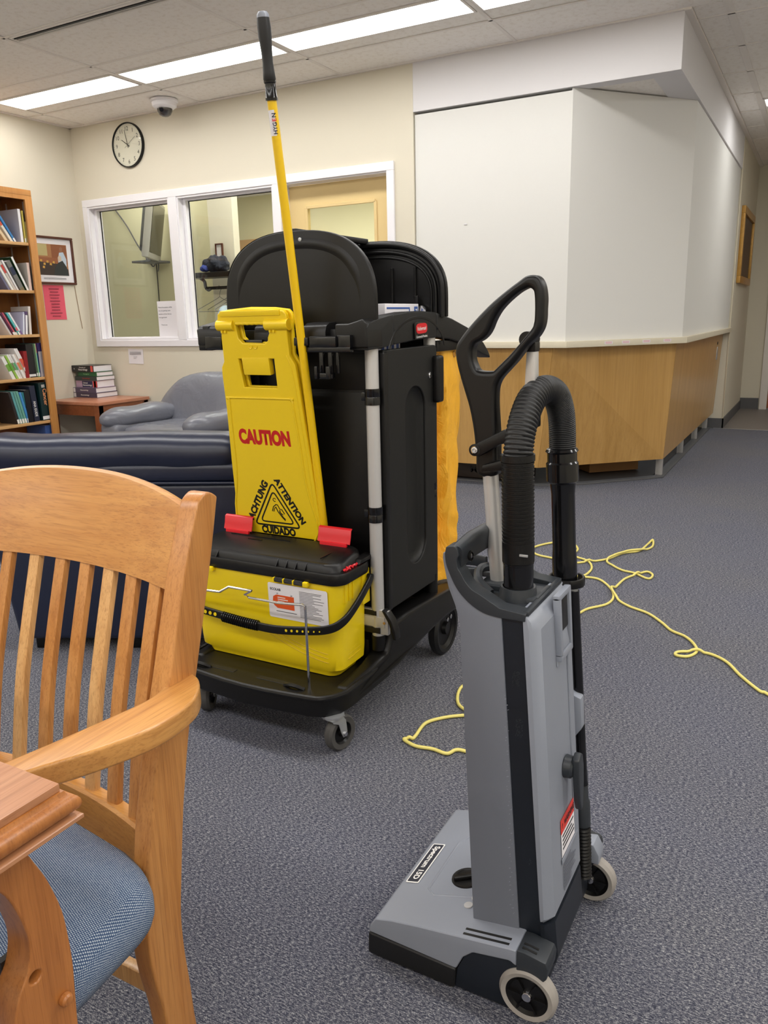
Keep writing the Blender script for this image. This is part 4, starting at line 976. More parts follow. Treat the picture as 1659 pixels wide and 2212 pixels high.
q = BM(); lathe(q, [(0, 0.0), (0.0105, 0.0), (0.0105, 0.002), (0.008, 0.004), (0, 0.004)], (-1.041, 2.188, 0.979), (1, 0, 0), 24); lk = obj('lock', q, M['chrome'], door)
q = BM(); bx(q, -1.0372, -1.0366, 2.1865, 2.1895, 0.974, 0.984); obj('keyhole', q, M['ink'], door)
# top frame: front bar with humps, arched side bars
def hump(x0, x1):
    q = BM(); pr = [(1.795, 1.085), (1.795, 1.118), (1.802, 1.134), (1.818, 1.142), (1.86, 1.144), (1.88, 1.135), (1.88, 1.085)]
    prism(q, pr, 'x', x0, x1, 0.004, 2); return O('top_bar', q, M['black'])
hump(-1.60, -1.475); hump(-1.395, -1.30); hump(-1.232, -1.158); 
q = BM(); prism(q, [(-1.130, 1.076), (-1.130, 1.138), (-1.09, 1.138), (-1.065, 1.144), (-1.046, 1.150), (-1.036, 1.140), (-1.032, 1.10), (-1.032, 1.076)], 'y', 1.797, 1.88, 0.006, 3); O('corner_bar', q, M['black'])
q = BM(); bx(q, -1.60, -1.04, 1.82, 1.90, 1.070, 1.125, 0.006); O('front_rail', q, M['black'])
q = BM(); bx(q, -1.585, -1.56, 1.80, 1.83, 1.085, 1.14, 0.006); bx(q, -1.60, -1.12, 1.800, 1.83, 1.073, 1.098, 0.005); O('front_lip', q, M['black'])
AT = [(1.800, 1.128), (1.812, 1.1387), (1.8738, 1.150), (1.9415, 1.1587), (2.035, 1.1663), (2.1274, 1.1680), (2.218, 1.1645), (2.3425, 1.1443), (2.4691, 1.1149), (2.5423, 1.0926), (2.6084, 1.0625), (2.6545, 1.0309), (2.6808, 1.0046)]
AB = [(1.805, 1.0696), (1.8701, 1.0725), (1.9242, 1.0766), (2.0099, 1.0814), (2.0859, 1.0864), (2.2428, 1.089), (2.3423, 1.0796), (2.4394, 1.062), (2.5317, 1.039), (2.6093, 1.0206)]
for x0, x1 in ((-1.085, -1.034), (-1.606, -1.555)):
    for a, b_ in ((1.795, 1.945), (1.948, 2.226), (2.229, 2.70)):
        def clip(L):
            out = []
            for (p, z_), (r_, s_) in zip(L, L[1:]):
                for e in (a, b_):
                    if p < e < r_: out.append((e, z_+(s_-z_)*(e-p)/(r_-p)))
                if a <= r_ <= b_: out.append((r_, s_))
            if a <= L[0][0] <= b_: out.append(L[0])
            return sorted(set(out))
        poly = clip(AB)+clip(AT)[::-1]
        q = BM(); prism(q, poly, 'x', x0, x1, 0.007, 3); O('arch_bar', q, M['blacktex'] if x1 > -1.1 else M['black'])
q = BM(); bx(q, -1.075, -1.045, 2.25, 2.44, 1.045, 1.078, 0.004); O('bag_hook_rail', q, M['black'])
q = BM(); bx(q, -1.56, -1.08, 2.215, 2.28, 1.075, 1.14, 0.006); O('rear_rail', q, M['black'])
# arc moulding and emblem on the arch
q = BM(); c_ = (2.10, 1.02); tube(q, [(-1.0335, c_[0]+0.185*math.cos(math.radians(a)), 1.045+0.105*math.sin(math.radians(a))) for a in range(12, 169, 6)], 0.006, 8, upv=(1, 0, 0), prof=[(0.9, -0.25), (0.5, 0.1), (-0.5, 0.1), (-0.9, -0.25)]); O('arch_moulding', q, M['black'])
em = frame((0, 1, 0.04), (0, 0, 1), (-1.0325, 2.109, 1.113))
q = BM(); prism(q, rrect(0.088, 0.048, 0.006), 'z', 0, 0.004, 0.001, mtx=em); eb = O('emblem', q, M['blackgloss'])
q = BM(); prism(q, [(0.036*math.copysign(abs(math.cos(t))**0.45, math.cos(t)), 0.0145*math.copysign(abs(math.sin(t))**0.75, math.sin(t))+0.006) for t in [2*math.pi*k/40 for k in range(40)]], 'z', 0.004, 0.0048, mtx=em); obj('emblem_badge', q, M['red'], eb, smooth=False)
obj('lettering', text_mesh('Rubbermaid', em @ Matrix.Translation((0, 0.006, 0.0048)), 0.0105, 0.056, 0.012), M['whiteink'], eb, smooth=False)
obj('lettering', text_mesh('Commercial Products', em @ Matrix.Translation((0, -0.0165, 0.004)), 0.007, 0.072, 0.012), M['whiteink'], eb, smooth=False)
# hood: domed front and rear walls, roof over the left half
def dome(x0, x1, zb, zt, n=40, e=2.55):
    cx, hw, hh = (x0+x1)/2, (x1-x0)/2, zt-zb; out = []
    for k in range(n+1):
        t = math.pi*k/n; c, s = math.cos(t), math.sin(t)
        out.append((cx+hw*math.copysign(abs(c)**(2/e), c), zb+0.06+(hh-0.06)*abs(s)**(2/e)))
    return [(x1, zb)]+out+[(x0, zb)]
HX0, HX1 = -1.530, -1.036
D1 = dome(HX0, HX1, 1.125, 1.384)
q = BM(); prism(q, D1, 'y', 1.850, 1.868, 0.004, 3); hd = O('hood_front', q, M['black'], ang=50)
in_ = dome(HX0+0.045, HX1-0.045, 1.13, 1.350, n=60)[1:-1]
q = BM(); tube(q, [(x, 1.8500, z_) for x, z_ in in_], [0.0062*min(1, 0.05+min(i_, len(in_)-1-i_)/9) for i_ in range(len(in_))], 8, upv=(0, 1, 0), prof=[(2.2, 0.0), (1.2, -0.35), (0, -0.6), (-1.2, -0.35), (-2.2, 0.0), (-2.2, 0.2), (2.2, 0.2)]); obj('hood_ridge', q, M['black'], hd, ang=60)
q = BM(); lathe(q, [(0, 0), (0.005, 0), (0.005, 0.003), (0, 0.004)], (-1.262, 1.850, 1.36), (0, -1, 0), 14); obj('screw', q, M['steel'], hd)
D2 = dome(HX0-0.02, HX1+0.018, 1.150, 1.384)
q = BM(); prism(q, D2, 'y', 2.262, 2.276, 0.003, 2); hr = O('hood_rear', q, M['black'], ang=50)
for off, yy, r_ in ((0.012, 2.255, 0.009), (0.034, 2.258, 0.006), (0.05, 2.26, 0.004)):
    q = BM(); tube(q, [(x, yy, z_) for x, z_ in dome(HX0-0.02+off, HX1+0.018-off, 1.15, 1.384-off)], r_, 8); obj('hood_lip', q, M['black'], hr, ang=60)
for xr in (-1.12, -1.20, -1.36):
    q = BM(); bx(q, xr-0.003, xr+0.003, 2.250, 2.262, 1.16, 1.30, 0.001, 1); obj('hood_rib', q, M['black'], hr)
q = BM(); A = []; Bq = []
Dm = dome(HX0-0.01, HX1+0.008, 1.150, 1.388)
half = [p for p in Dm if p[0] < -1.29]
for (x, z_) in half: A.append(q.verts.new((x, 1.868, z_))); Bq.append(q.verts.new((x, 2.262, z_)))
for i in range(len(A)-1): q.faces.new((A[i], A[i+1], Bq[i+1], Bq[i]))
bmesh.ops.solidify(q, geom=q.faces[:], thickness=0.006); O('hood_roof', q, M['black'], ang=50)
q = BM(); bx(q, -1.31, -1.285, 1.868, 2.262, 1.376, 1.392, 0.004); O('roof_hinge_bar', q, M['black'])
q = BM(); lathe(q, [(0, 0), (0.016, 0), (0.016, 0.008), (0, 0.010)], (-1.095, 2.25, 1.168), (0, -1, 0.1), 20); hl = O('hood_lock', q, M['chrome'])
q = BM(); bx(q, -1.118, -1.102, 2.235, 2.243, 1.165, 1.215, 0.004); obj('lock_cover', q, M['black'], hl)
# tool holder clips and hook on the front
q = BM(); bx(q, -1.245, -1.20, 1.772, 1.802, 1.083, 1.105, 0.003); bx(q, -1.20, -1.115, 1.775, 1.80, 1.078, 1.108, 0.005); bx(q, -1.115, -1.075, 1.782, 1.80, 1.072, 1.110, 0.003); bx(q, -1.23, -1.075, 1.780, 1.80, 1.066, 1.079, 0.002)
O('tool_holder', q, M['blackgloss'])
q = BM(); bx(q, -1.56, -1.50, 1.780, 1.80, 1.074, 1.110, 0.003); bx(q, -1.50, -1.36, 1.785, 1.80, 1.080, 1.10, 0.003); O('tool_holder', q, M['blackgloss'])
q = BM(); bx(q, -1.178, -1.166, 1.79, 1.80, 1.01, 1.068, 0.002); bx(q, -1.150, -1.138, 1.79, 1.80, 1.01, 1.068, 0.002); bx(q, -1.182, -1.134, 1.776, 1.80, 0.996, 1.012, 0.003); bx(q, -1.182, -1.173, 1.770, 1.778, 0.996, 1.03, 0.002); bx(q, -1.146, -1.134, 1.770, 1.778, 0.996, 1.03, 0.002); bx(q, -1.125, -1.118, 1.79, 1.80, 1.01, 1.07, 0.002)
O('mop_hook', q, M['blackgloss'])
# wheels
def wheel(q, c, r, w_, ax, hub=0.62, seg=36):
    lathe(q, [(r*hub, -w_/2+0.002), (r*0.9, -w_/2), (r, -w_*0.25), (r, w_*0.25), (r*0.9, w_/2), (r*hub, w_/2-0.002), (r*hub, -w_/2+0.002)], c, ax, seg, close=False)
def hubm(q, c, r, w_, ax, seg=36):
    lathe(q, [(0, -w_*0.42), (r*0.2, -w_*0.42), (r*0.24, -w_*0.22), (r*0.54, -w_*0.22), (r*0.63, -w_*0.45), (r*0.63, w_*0.45), (r*0.54, w_*0.22), (r*0.24, w_*0.22), (r*0.2, w_*0.42), (0, w_*0.42)], c, ax, seg, close=False)
def caster(cx, cyy, ang):
    ax = V((math.cos(ang), math.sin(ang), 0)); fwd = V((-math.sin(ang), math.cos(ang), 0)); r = 0.051; c = V((cx, cyy, r)); w_ = 0.030
    q = BM(); wheel(q, c, r, w_, ax); tw = O('caster_wheel', q, M['tyre']); 
    q = BM(); hubm(q, c, r, w_, ax); obj('hub', q, M['black'], tw)
    q = BM(); sw = c-fwd*0.022; lathe(q, [(0, 0.104), (0.026, 0.104), (0.026, 0.110), (0.03, 0.112), (0.03, 0.116), (0, 0.116)], (sw.x, sw.y, 0), seg=24)
    for s in (-1, 1):
        mmf = Matrix((fwd, V((0, 0, 1)), ax)).transposed().to_4x4(); mmf.translation = c+ax*s*(w_/2+0.004)
        prism(q, [(-0.046, 0.056), (-0.006, 0.056), (0.006, 0.04), (0.010, 0.004), (0.004, -0.009), (-0.006, -0.009), (-0.012, 0.004), (-0.022, 0.036), (-0.042, 0.046)], 'z', -0.0015, 0.0015, 0.0008, 1, mtx=mmf)
    mmf = Matrix((fwd, ax, V((0, 0, 1)))).transposed().to_4x4(); mmf.translation = V((c.x, c.y, 0.104)); bx(q, -0.047, 0.002, -w_/2-0.006, w_/2+0.006, 0, 0.004, 0.001, mtx=mmf)
    ff = O('caster_fork', q, M['steel'])
    q = BM(); lathe(q, [(0, -w_/2-0.010), (0.006, -w_/2-0.010), (0.006, w_/2+0.010), (0, w_/2+0.010)], c, ax, 12); obj('axle_bolt', q, M['chrome'], ff)
caster(-1.065, 1.645, math.radians(-12)); caster(-1.545, 1.660, math.radians(25))
for x in (-1.075, -1.585):
    c = (x, 2.352, 0.094); q = BM(); wheel(q, c, 0.094, 0.036, (1, 0, 0), 0.78, 48); tw = O('rear_wheel', q, M['rubber'])
    q = BM(); lathe(q, [(0, -0.016), (0.02, -0.016), (0.024, -0.004), (0.062, -0.004), (0.074, -0.014), (0.074, 0.014), (0.062, 0.004), (0.024, 0.004), (0.02, 0.017), (0, 0.017)], c, (1, 0, 0), 40, close=False); obj('hub', q, M['black'], tw)
    q = BM(); lathe(q, [(0, 0), (0.008, 0), (0.008, 0.004), (0, 0.006)], (x+0.036, 2.33, 0.15), (1, 0, 0), 14); lathe(q, [(0, 0), (0.007, 0), (0.007, 0.004), (0, 0.006)], (x+0.034, 2.308, 0.146), (1, 0, 0), 14); obj('axle_bolt', q, M['chrome'], tw)
q = BM(); tube(q, [(-1.59, 2.352, 0.094), (-1.07, 2.352, 0.094)], 0.008, 10); bx(q, -1.55, -1.535, 2.33, 2.375, 0.09, 0.18); bx(q, -1.105, -1.095, 2.33, 2.375, 0.09, 0.18); O('axle', q, M['steel'])
# wire bail in front of the pail
q = BM(); wp = [(-1.147, 1.627, 0.165), (-1.147, 1.627, 0.395), (-1.148, 1.627, 0.408), (-1.158, 1.627, 0.411), (-1.237, 1.627, 0.404), (-1.336, 1.627, 0.404), (-1.350, 1.627, 0.410), (-1.325, 1.627, 0.425), (-1.405, 1.627, 0.425), (-1.440, 1.627, 0.405), (-1.50, 1.627, 0.402), (-1.545, 1.627, 0.402), (-1.55, 1.627, 0.39), (-1.55, 1.627, 0.165)]
tube(q, wp, 0.0036, 10); O('wire_bail', q, M['chrome'])

# ------------------------------------------------------------------ yellow charging pail with black lid
pb = thing('mop_pail', 'yellow rectangular mop pail with a black lid and handle on the cart deck', 'bucket', (-1.34, 1.79, 0.171))
def rr3(w_, d_, r, cx, cyy, n=6): return [(cx+a, cyy+c_) for a, c_ in rrect(w_, d_, r, n)]
def loft(q, secs, cap=True):
    rings = [[q.verts.new(p) for p in s] for s in secs]
    for A, B in zip(rings, rings[1:]): ringfill(q, A, B)
    if cap: q.faces.new(rings[0][::-1]); q.faces.new(rings[-1])
q = BM(); PX, PY = -1.345, 1.778
secs = []
for z_, w_, d_, r in ((0.172, 0.462, 0.130, 0.03), (0.186, 0.476, 0.138, 0.035), (0.196, 0.505, 0.156, 0.032), (0.23, 0.510, 0.160, 0.032), (0.36, 0.520, 0.166, 0.04), (0.452, 0.526, 0.168, 0.035), (0.462, 0.530, 0.170, 0.035)):
    secs.append([(a, c_, z_) for a, c_ in rr3(w_, d_, r, PX, PY, 8)])
loft(q, secs); body = obj('pail_body', q, M['yellow2'], pb, ang=50)
q = BM()
for k, zz in enumerate((0.245, 0.232, 0.219)):
    P = []
    for i in range(60):
        u = i/59
        if u < 0.72:
            x = -1.47+0.345*(u/0.72); dz = 0.13*(1-(u/0.72))**1.6; P.append((x, PY-0.0802-0.0005, zz+dz*(1 if k else 0.9)))
        else:
            a = (u-0.72)/0.28; P.append((PX+0.2548, PY-0.045+0.078*a, zz+0.004*a) if a > 0.15 else (PX+0.2555-0.04*(0.15-a)/0.15, PY-0.0802+0.035*(a/0.15), zz))
    tube(q, P, 0.0011, 6)
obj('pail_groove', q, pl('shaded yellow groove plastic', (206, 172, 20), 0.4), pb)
q = BM()
for yy in (PY-0.055, PY-0.035, PY-0.015): bx(q, PX+0.258, PX+0.266, yy, yy+0.004, 0.395, 0.462, 0.001)
bx(q, PX+0.255, PX+0.268, PY+0.035, PY+0.075, 0.36, 0.462, 0.003)
obj('pail_rib', q, M['yellow2'], pb)
# lid
q = BM(); secs = []
for z_, w_, d_, r in ((0.452, 0.546, 0.176, 0.04), (0.456, 0.552, 0.180, 0.045), (0.480, 0.552, 0.180, 0.045), (0.484, 0.548, 0.176, 0.045), (0.484, 0.520, 0.158, 0.045), (0.506, 0.508, 0.150, 0.045), (0.512, 0.494, 0.138, 0.04)):
    secs.append([(a, c_-0.002, z_+(c_-PY)*0.12*(1 if z_ > 0.49 else 0.1)) for a, c_ in rr3(w_, d_, r, PX, PY, 8)])
loft(q, secs); lid = obj('lid', q, M['black'], pb, ang=40)
for xx in (-1.285, -1.253, -1.221, -1.189, -1.50):
    q = BM(); prism(q, [(PY-0.091, 0.482), (PY-0.077, 0.482), (PY-0.068, 0.504), (PY-0.076, 0.500)], 'x', xx-0.0015, xx+0.0015); obj('lid_rib', q, M['black'], lid)
q = BM(); bx(q, PX+0.185, PX+0.187, PY-0.05, PY+0.06, 0.510, 0.5135); bx(q, PX-0.20, PX+0.02, PY+0.04, PY+0.0415, 0.515, 0.5195); bx(q, PX-0.12, PX-0.07, PY+0.02, PY+0.025, 0.515, 0.5165)
obj('lid_line', q, M['black'], lid)
q = BM(); prism(q, [(-0.05, 0.0), (0.03, 0.0), (0.03, 0.012), (-0.04, 0.012)], 'x', 0, 0.03, 0.003, mtx=Matrix.Translation((PX+0.245, PY+0.06, 0.488))); obj('lid_tab', q, M['black'], lid)
q = BM(); tube(q, [(PX+0.262+0.004*math.sin(k*2.1), PY-0.055+k*0.0042, 0.488+0.003*math.sin(k*1.6)) for k in range(26)], 0.0032, 6); obj('chain', q, M['red'], lid)
def roller(x0, x1, z_):
    q = BM(); n = 10
    for k in range(n):
        a = 2*math.pi*k/n; tube(q, [(x0, 1.686+0.006*math.cos(a), z_+0.006*math.sin(a)), (x1, 1.686+0.006*math.cos(a), z_+0.006*math.sin(a))], 0.0018, 5)
    tube(q, [(x0, 1.686, z_), (x1, 1.686, z_)], 0.006, 12); obj('hinge_roller', q, M['black'], lid)
for x0 in (-1.286, -1.253, -1.220): roller(x0, x0+0.028, 0.447)
for x0 in (-1.290, -1.257, -1.224, -1.190, -1.525):
    q = BM(); bx(q, x0, x0+(0.016 if x0 in (-1.190, -1.525) else 0.004), 1.677, 1.70, 0.440, 0.454, 0.003); obj('hinge_lug', q, M['yellow2'], pb)
for x0, x1 in ((-1.585, -1.478), (-1.238, -1.128)):
    q = BM(); prism(q, [(1.832, 0.526), (1.838, 0.545), (1.842, 0.566), (1.850, 0.570), (1.850, 0.567), (1.8445, 0.563), (1.841, 0.545), (1.835, 0.525)], 'x', x0, x1, 0.0008, 1); bx(q, x0+0.01, x1-0.01, 1.828, 1.838, 0.50, 0.528, 0.002)
    c_ = obj('red_clip', q, M['red'], pb)
# bail handle of the pail
hp = smoothpath([(-1.62, 1.80, 0.43), (-1.63, 1.74, 0.38), (-1.61, 1.685, 0.34), (-1.56, 1.665, 0.325), (-1.46, 1.655, 0.320), (-1.38, 1.653, 0.313), (-1.28, 1.652, 0.311), (-1.18, 1.655, 0.322), (-1.10, 1.660, 0.338), (-1.068, 1.69, 0.356), (-1.062, 1.75, 0.385), (-1.063, 1.82, 0.425), (-1.064, 1.838, 0.44)], 6)
q = BM(); tube(q, hp, 1.0, upv=(0, 0, 1), prof=[(a, c_) for a, c_ in rrect(0.009, 0.024, 0.003, 3)]); hn = obj('pail_handle', q, M['black'], pb)
q = BM()
for k in range(18):
    x = -1.455+k*0.0072; z_ = 0.318-0.006*math.sin((k/17)*math.pi*0.5); tube(q, [(x, 1.653+0.011*math.cos(a), z_+0.014*math.sin(a)) for a in [2*math.pi*j/16 for j in range(17)]], 0.0022, 6)
obj('handle_grip', q, M['blackgloss'], hn)
q = BM()
for k in range(11):
    x = -1.305+k*0.0185; r = 0.0055-0.00035*k; z_ = 0.311+0.0008*k+0.00013*k*k; lathe(q, [(0, 0), (r, 0), (r, 0.0012), (0, 0.0012)], (x, 1.6495, z_), (0, -1, 0), 14)
for k in range(4): lathe(q, [(0, 0), (0.0055, 0), (0.0055, 0.0012), (0, 0.0012)], (-1.485-k*0.0185, 1.651, 0.3215+0.001*k), (0, -1, 0), 14)
obj('handle_hole', q, M['yellow2'], hn)
q = BM(); lathe(q, [(0, -0.01), (0.008, -0.01), (0.008, 0.004), (0, 0.005)], (-1.064, 1.838, 0.44), (1, 0, 0), 16); obj('handle_pivot', q, M['black'], hn)
# product label
lm = frame((1, 0, 0), (0, -0.022, 1), (-1.218, 1.6925, 0.381))
q = BM(); prism(q, rrect(0.200, 0.104, 0.006), 'z', 0, 0.0006, mtx=lm); lb = obj('label', q, M['paper'], pb, smooth=False)
L0 = lm @ Matrix.Translation((0, 0, 0.0006))
q = BM(); prism(q, [(-0.085, 0.0), (-0.083, 0.012), (-0.072, 0.018), (-0.012, 0.018), (-0.012, -0.022), (-0.070, -0.022), (-0.082, -0.014)], 'z', 0, 0.0004, mtx=L0); obj('label_block', q, M['orange'], lb, smooth=False)
obj('lettering', text_mesh('ECOLAB', L0 @ Matrix.Translation((-0.074, 0.034, 0)), 0.0075, 0.036, 0.03), M['ink'], lb, smooth=False)
obj('lettering', text_mesh('62', L0 @ Matrix.Translation((-0.068, 0.022, 0)), 0.004, None, 0.01), M['ink'], lb, smooth=False)
obj('lettering', text_mesh('24', L0 @ Matrix.Translation((-0.020, 0.021, 0)), 0.0045, None, 0.02), M['ink'], lb, smooth=False)
q = BM(); lines(q, L0 @ Matrix.Translation((-0.045, 0, 0.0004)), 0.045, [0.011, 0.005, -0.001], 0.0025); obj('label_text', q, M['whiteink'], lb, smooth=False)
q = BM(); lines(q, L0 @ Matrix.Translation((0.048, 0, 0)), 0.082, [0.038-0.0042*k for k in range(19)], 0.0014); lines(q, L0 @ Matrix.Translation((-0.04, 0, 0)), 0.07, [-0.031], 0.002, rnd=False); obj('label_text', q, M['greyink'], lb, smooth=False)

# ------------------------------------------------------------------ caution sign
up_s = V((0, -0.16, 1)).normalized()
so = [(-0.1127, -0.0112), (-0.1080, 0.0110), (-0.0950, 0.0195), (-0.0117, 0.025), (0.0702, 0.0225), (0.1148, 0.0168), (0.1235, 0.0084), (0.1272, -0.0124), (0.1218, -0.0271), (0.1202, -0.0361), (0.1161, -0.1027), (0.1305, -0.1272), (0.1327, -0.1581), (0.1350, -0.2531), (0.1387, -0.401), (0.1420, -0.6112), (0.1430, -0.65), (-0.1701, -0.65), (-0.1660, -0.6072), (-0.1502, -0.4207), (-0.1340, -0.2625), (-0.1275, -0.1554), (-0.1250, -0.1376), (-0.1129, -0.1205), (-0.1076, -0.0521), (-0.1027, -0.0301), (-0.1121, -0.0268)]
h1 = [(-0.0511, -0.0138), (-0.0236, -0.0143), (0.0228, -0.0141), (0.0568, -0.0156), (0.0599, -0.0293), (0.0644, -0.0354), (0.0535, -0.0535), (0.0517, -0.0627), (0.0388, -0.0703), (-0.0348, -0.0683), (-0.048, -0.0557), (-0.0494, -0.0339)]
h2 = [(-0.0599, -0.1126), (0.0635, -0.1121), (0.0601, -0.1942), (-0.0544, -0.1934)]
sm = frame((1, 0, 0), up_s, (-1.38, 1.765, 1.16))
sg_ = thing('caution_sign', 'yellow plastic wet floor caution sign hanging on the front of the cart', 'sign', (-1.38, 1.765, 0.51))
def SM(dx, dy, dz=0): return sm @ Matrix.Translation((dx, dy, dz))
o_ = obj('sign_board', plate(so, [h1, h2], 0.014, 0.003, sm), M['yellow'], sg_, ang=45)
me = plate([(x*0.985+0.006, y) for x, y in so if y < -0.1], [], 0.014, 0.003, SM(0.010, 0, -0.020)); 
obj('rear_board', plate([(x+0.005, y) for x, y in so], [[(x+0.005, y) for x, y in h1], [(x+0.005, y) for x, y in h2]], 0.012, 0.003, SM(0, 0, -0.018)), M['yellow'], sg_, ang=45)
# raised flap in the second opening, hinge barrels, locking teeth, raised panel border
q = BM(); bx(q, -0.0475, 0.0465, -0.158, -0.108, -0.012, 0.0085, 0.004, mtx=sm); obj('flap', q, M['yellow'], sg_)
for xa, xb, nm_ in ((-0.114, -0.056, 'hinge_barrel'), (0.052, 0.128, 'hinge_barrel')):
    q = BM(); a, c_ = sm @ V((xa, -0.020, 0.002)), sm @ V((xb, -0.020, 0.002)); tube(q, [a, c_], 0.0155, 24); 
    for xx in (xa+0.012, xa+0.024): bx(q, xx, xx+0.006, -0.040, -0.033, -0.004, 0.012, 0.001, mtx=sm)
    obj(nm_, q, M['yellow'], sg_)
q = BM(); bx(q, -0.098, 0.106, 0.004, 0.020, 0.0, 0.010, 0.004, mtx=sm); obj('handle_lip', q, M['yellow'], sg_)
q = BM(); tube(q, [sm @ V((-0.05+0.0036*k, -0.0145-0.0015*abs(math.sin(k*0.7)), 0.004)) for k in range(30)], 0.0045, 8); obj('finger_grip', q, M['yellow'], sg_)
for xx in (-0.0095, 0.0075):
    q = BM(); tube(q, [sm @ V((xx+0.006*math.cos(a), -0.077+0.007*math.sin(a), 0.0072)) for a in [math.pi*(0.95+1.1*j/12) for j in range(13)]], 0.0018, 6); obj('lock_slot', q, M['yellow'], sg_)
pn = [(-0.1155, -0.2298), (-0.110, -0.225), (0.094, -0.2236), (0.101, -0.228), (0.1056, -0.2411), (0.1119, -0.4715), (0.1135, -0.655), (-0.1541, -0.655), (-0.1345, -0.44), (-0.1185, -0.25)]
q = BM(); tube(q, smoothpath([sm @ V((x, y, 0.0062)) for x, y in pn], 4, True), 0.0038, 8, closed=True); obj('panel_border', q, M['yellow'], sg_, ang=60)
q = BM(); tube(q, smoothpath([sm @ V((x-0.010, y, 0.0064)) for x, y in [(0.1161, -0.1027), (0.1265, -0.1322), (0.1307, -0.17), (0.133, -0.2531), (0.1367, -0.401), (0.139, -0.6112), (0.139, -0.65)]], 4), 0.0022, 8); obj('edge_rib', q, M['yellow'], sg_, ang=60)
TM = lambda x, y, a=0: sm @ Matrix.Translation((x, y, 0.0071)) @ Matrix.Rotation(a, 4, 'Z')
obj('lettering', text_mesh('CAUTION', TM(-0.013, -0.340), 0.047, 0.183, 0.06), M['redink'], sg_, smooth=False)
ta, tb, tc_ = (-0.0105, -0.4784), (-0.0977, -0.6188), (0.0700, -0.6183)
def tri_ring(pts, wd, name):
    c = (sum(p[0] for p in pts)/3, sum(p[1] for p in pts)/3)
    P = []
    for i in range(3):
        p, a, b_ = V(pts[i]), V(pts[i-1]), V(pts[(i+1) % 3]); d1, d2 = (a-p).normalized(), (b_-p).normalized()
        for k in range(5):
            t = k/4; P.append(p+(d1*(1-t)**2+d2*t**2)*0.016)
    q = BM(); tube(q, [TM(0, 0) @ V((p.x, p.y, 0.0002)) for p in P], 1, closed=True, prof=[(wd/2, -0.0002), (wd/2, 0.0003), (-wd/2, 0.0003), (-wd/2, -0.0002)], upv=sm.to_3x3() @ V((0, 0, 1)))
    obj(name, q, M['ink'], sg_, smooth=False)
tri_ring([ta, tb, tc_], 0.0052, 'triangle_outline')
tri_ring([(-0.012, -0.5045), (-0.0745, -0.6075), (0.0495, -0.607)], 0.0045, 'triangle_outline')
a1 = math.atan2(ta[1]-tb[1], ta[0]-tb[0]); a2 = math.atan2(tc_[1]-ta[1], tc_[0]-ta[0])
def offp(p, r_, f, d):
    x, y = p[0]+(r_[0]-p[0])*f, p[1]+(r_[1]-p[1])*f; L = math.hypot(r_[0]-p[0], r_[1]-p[1]); nx, ny = -(r_[1]-p[1])/L, (r_[0]-p[0])/L
    return x+nx*d, y+ny*d
x, y = offp(tb, ta, 0.48, 0.021); obj('lettering', text_mesh('ACHTUNG', TM(x, y, a1), 0.024, 0.150, 0.055), M['ink'], sg_, smooth=False)
x, y = offp(ta, tc_, 0.46, 0.021); obj('lettering', text_mesh('ATTENTION', TM(x, y, a2), 0.022, 0.158, 0.055), M['ink'], sg_, smooth=False)
obj('lettering', text_mesh('CUIDADO', TM(-0.014, -0.634), 0.026, 0.125, 0.055), M['ink'], sg_, smooth=False)
def stroke(pts, wd, nm_='slipping_figure'):
    q = BM(); tube(q, [TM(0, 0) @ V((a, c_, 0.0002)) for a, c_ in pts], 1, prof=[(wd/2, -0.0002), (wd/2, 0.0003), (-wd/2, 0.0003), (-wd/2, -0.0002)], upv=sm.to_3x3() @ V((0, 0, 1))); return q
q = BM(); 
for pts, wd in (([(-0.0115+0.0052*math.cos(t), -0.5335+0.0052*math.sin(t)) for t in [0.3+0.85*k for k in range(7)]], 0.0018),
                ([(-0.0255, -0.571), (-0.019, -0.556), (-0.008, -0.548), (-0.003, -0.549), (0.003, -0.562), (0.010, -0.563), (0.0185, -0.577)], 0.0022),
                ([(-0.0205, -0.572), (-0.015, -0.560), (-0.010, -0.557)], 0.0018),
                ([(-0.011, -0.556), (-0.004, -0.572), (0.008, -0.588), (0.018, -0.598)], 0.0024),
                ([(0.002, -0.566), (0.001, -0.572), (0.012, -0.588), (0.019, -0.594)], 0.0018),
                ([(0.0025, -0.565), (0.0035, -0.574), (0.013, -0.580)], 0.0018)):
    wd *= 1.35; tube(q, [TM(0, 0) @ V((a, c_, 0.0002)) for a, c_ in pts], 1, prof=[(wd/2, -0.0002), (wd/2, 0.0003), (-wd/2, 0.0003), (-wd/2, -0.0002)], upv=sm.to_3x3() @ V((0, 0, 1)))
obj('slipping_figure', q, M['ink'], sg_, smooth=False)

# ------------------------------------------------------------------ mop with yellow pole
mp = thing('flat_mop', 'yellow-poled flat mop with a black grip standing in front of the cart', 'mop', (-1.24, 1.87, 0.17))
p0, p1 = V((-1.2385, 1.900, 0.360)), V((-1.209, 1.679, 1.660))
q = BM(); tube(q, [p0, p1], 0.0113, 20); pole = obj('pole', q, M['ypole'], mp)
ax = (V((-1.202, 1.652, 1.826))-p1).normalized()
q = BM(); lathe(q, [(0.0115, -0.002), (0.0145, -0.002), (0.0148, 0.004), (0.0135, 0.006), (0.0128, 0.034), (0.0145, 0.036), (0.0148, 0.040), (0.012, 0.042)], p1, ax, 24); obj('collar', q, M['blackgloss'], mp)
q = BM(); lathe(q, [(0.0125, 0.038), (0.0150, 0.043), (0.0138, 0.058), (0.0122, 0.078), (0.0135, 0.105), (0.0155, 0.130), (0.0158, 0.148), (0.0145, 0.168)], p1, ax, 28); obj('grip', q, M['rubber'], mp)
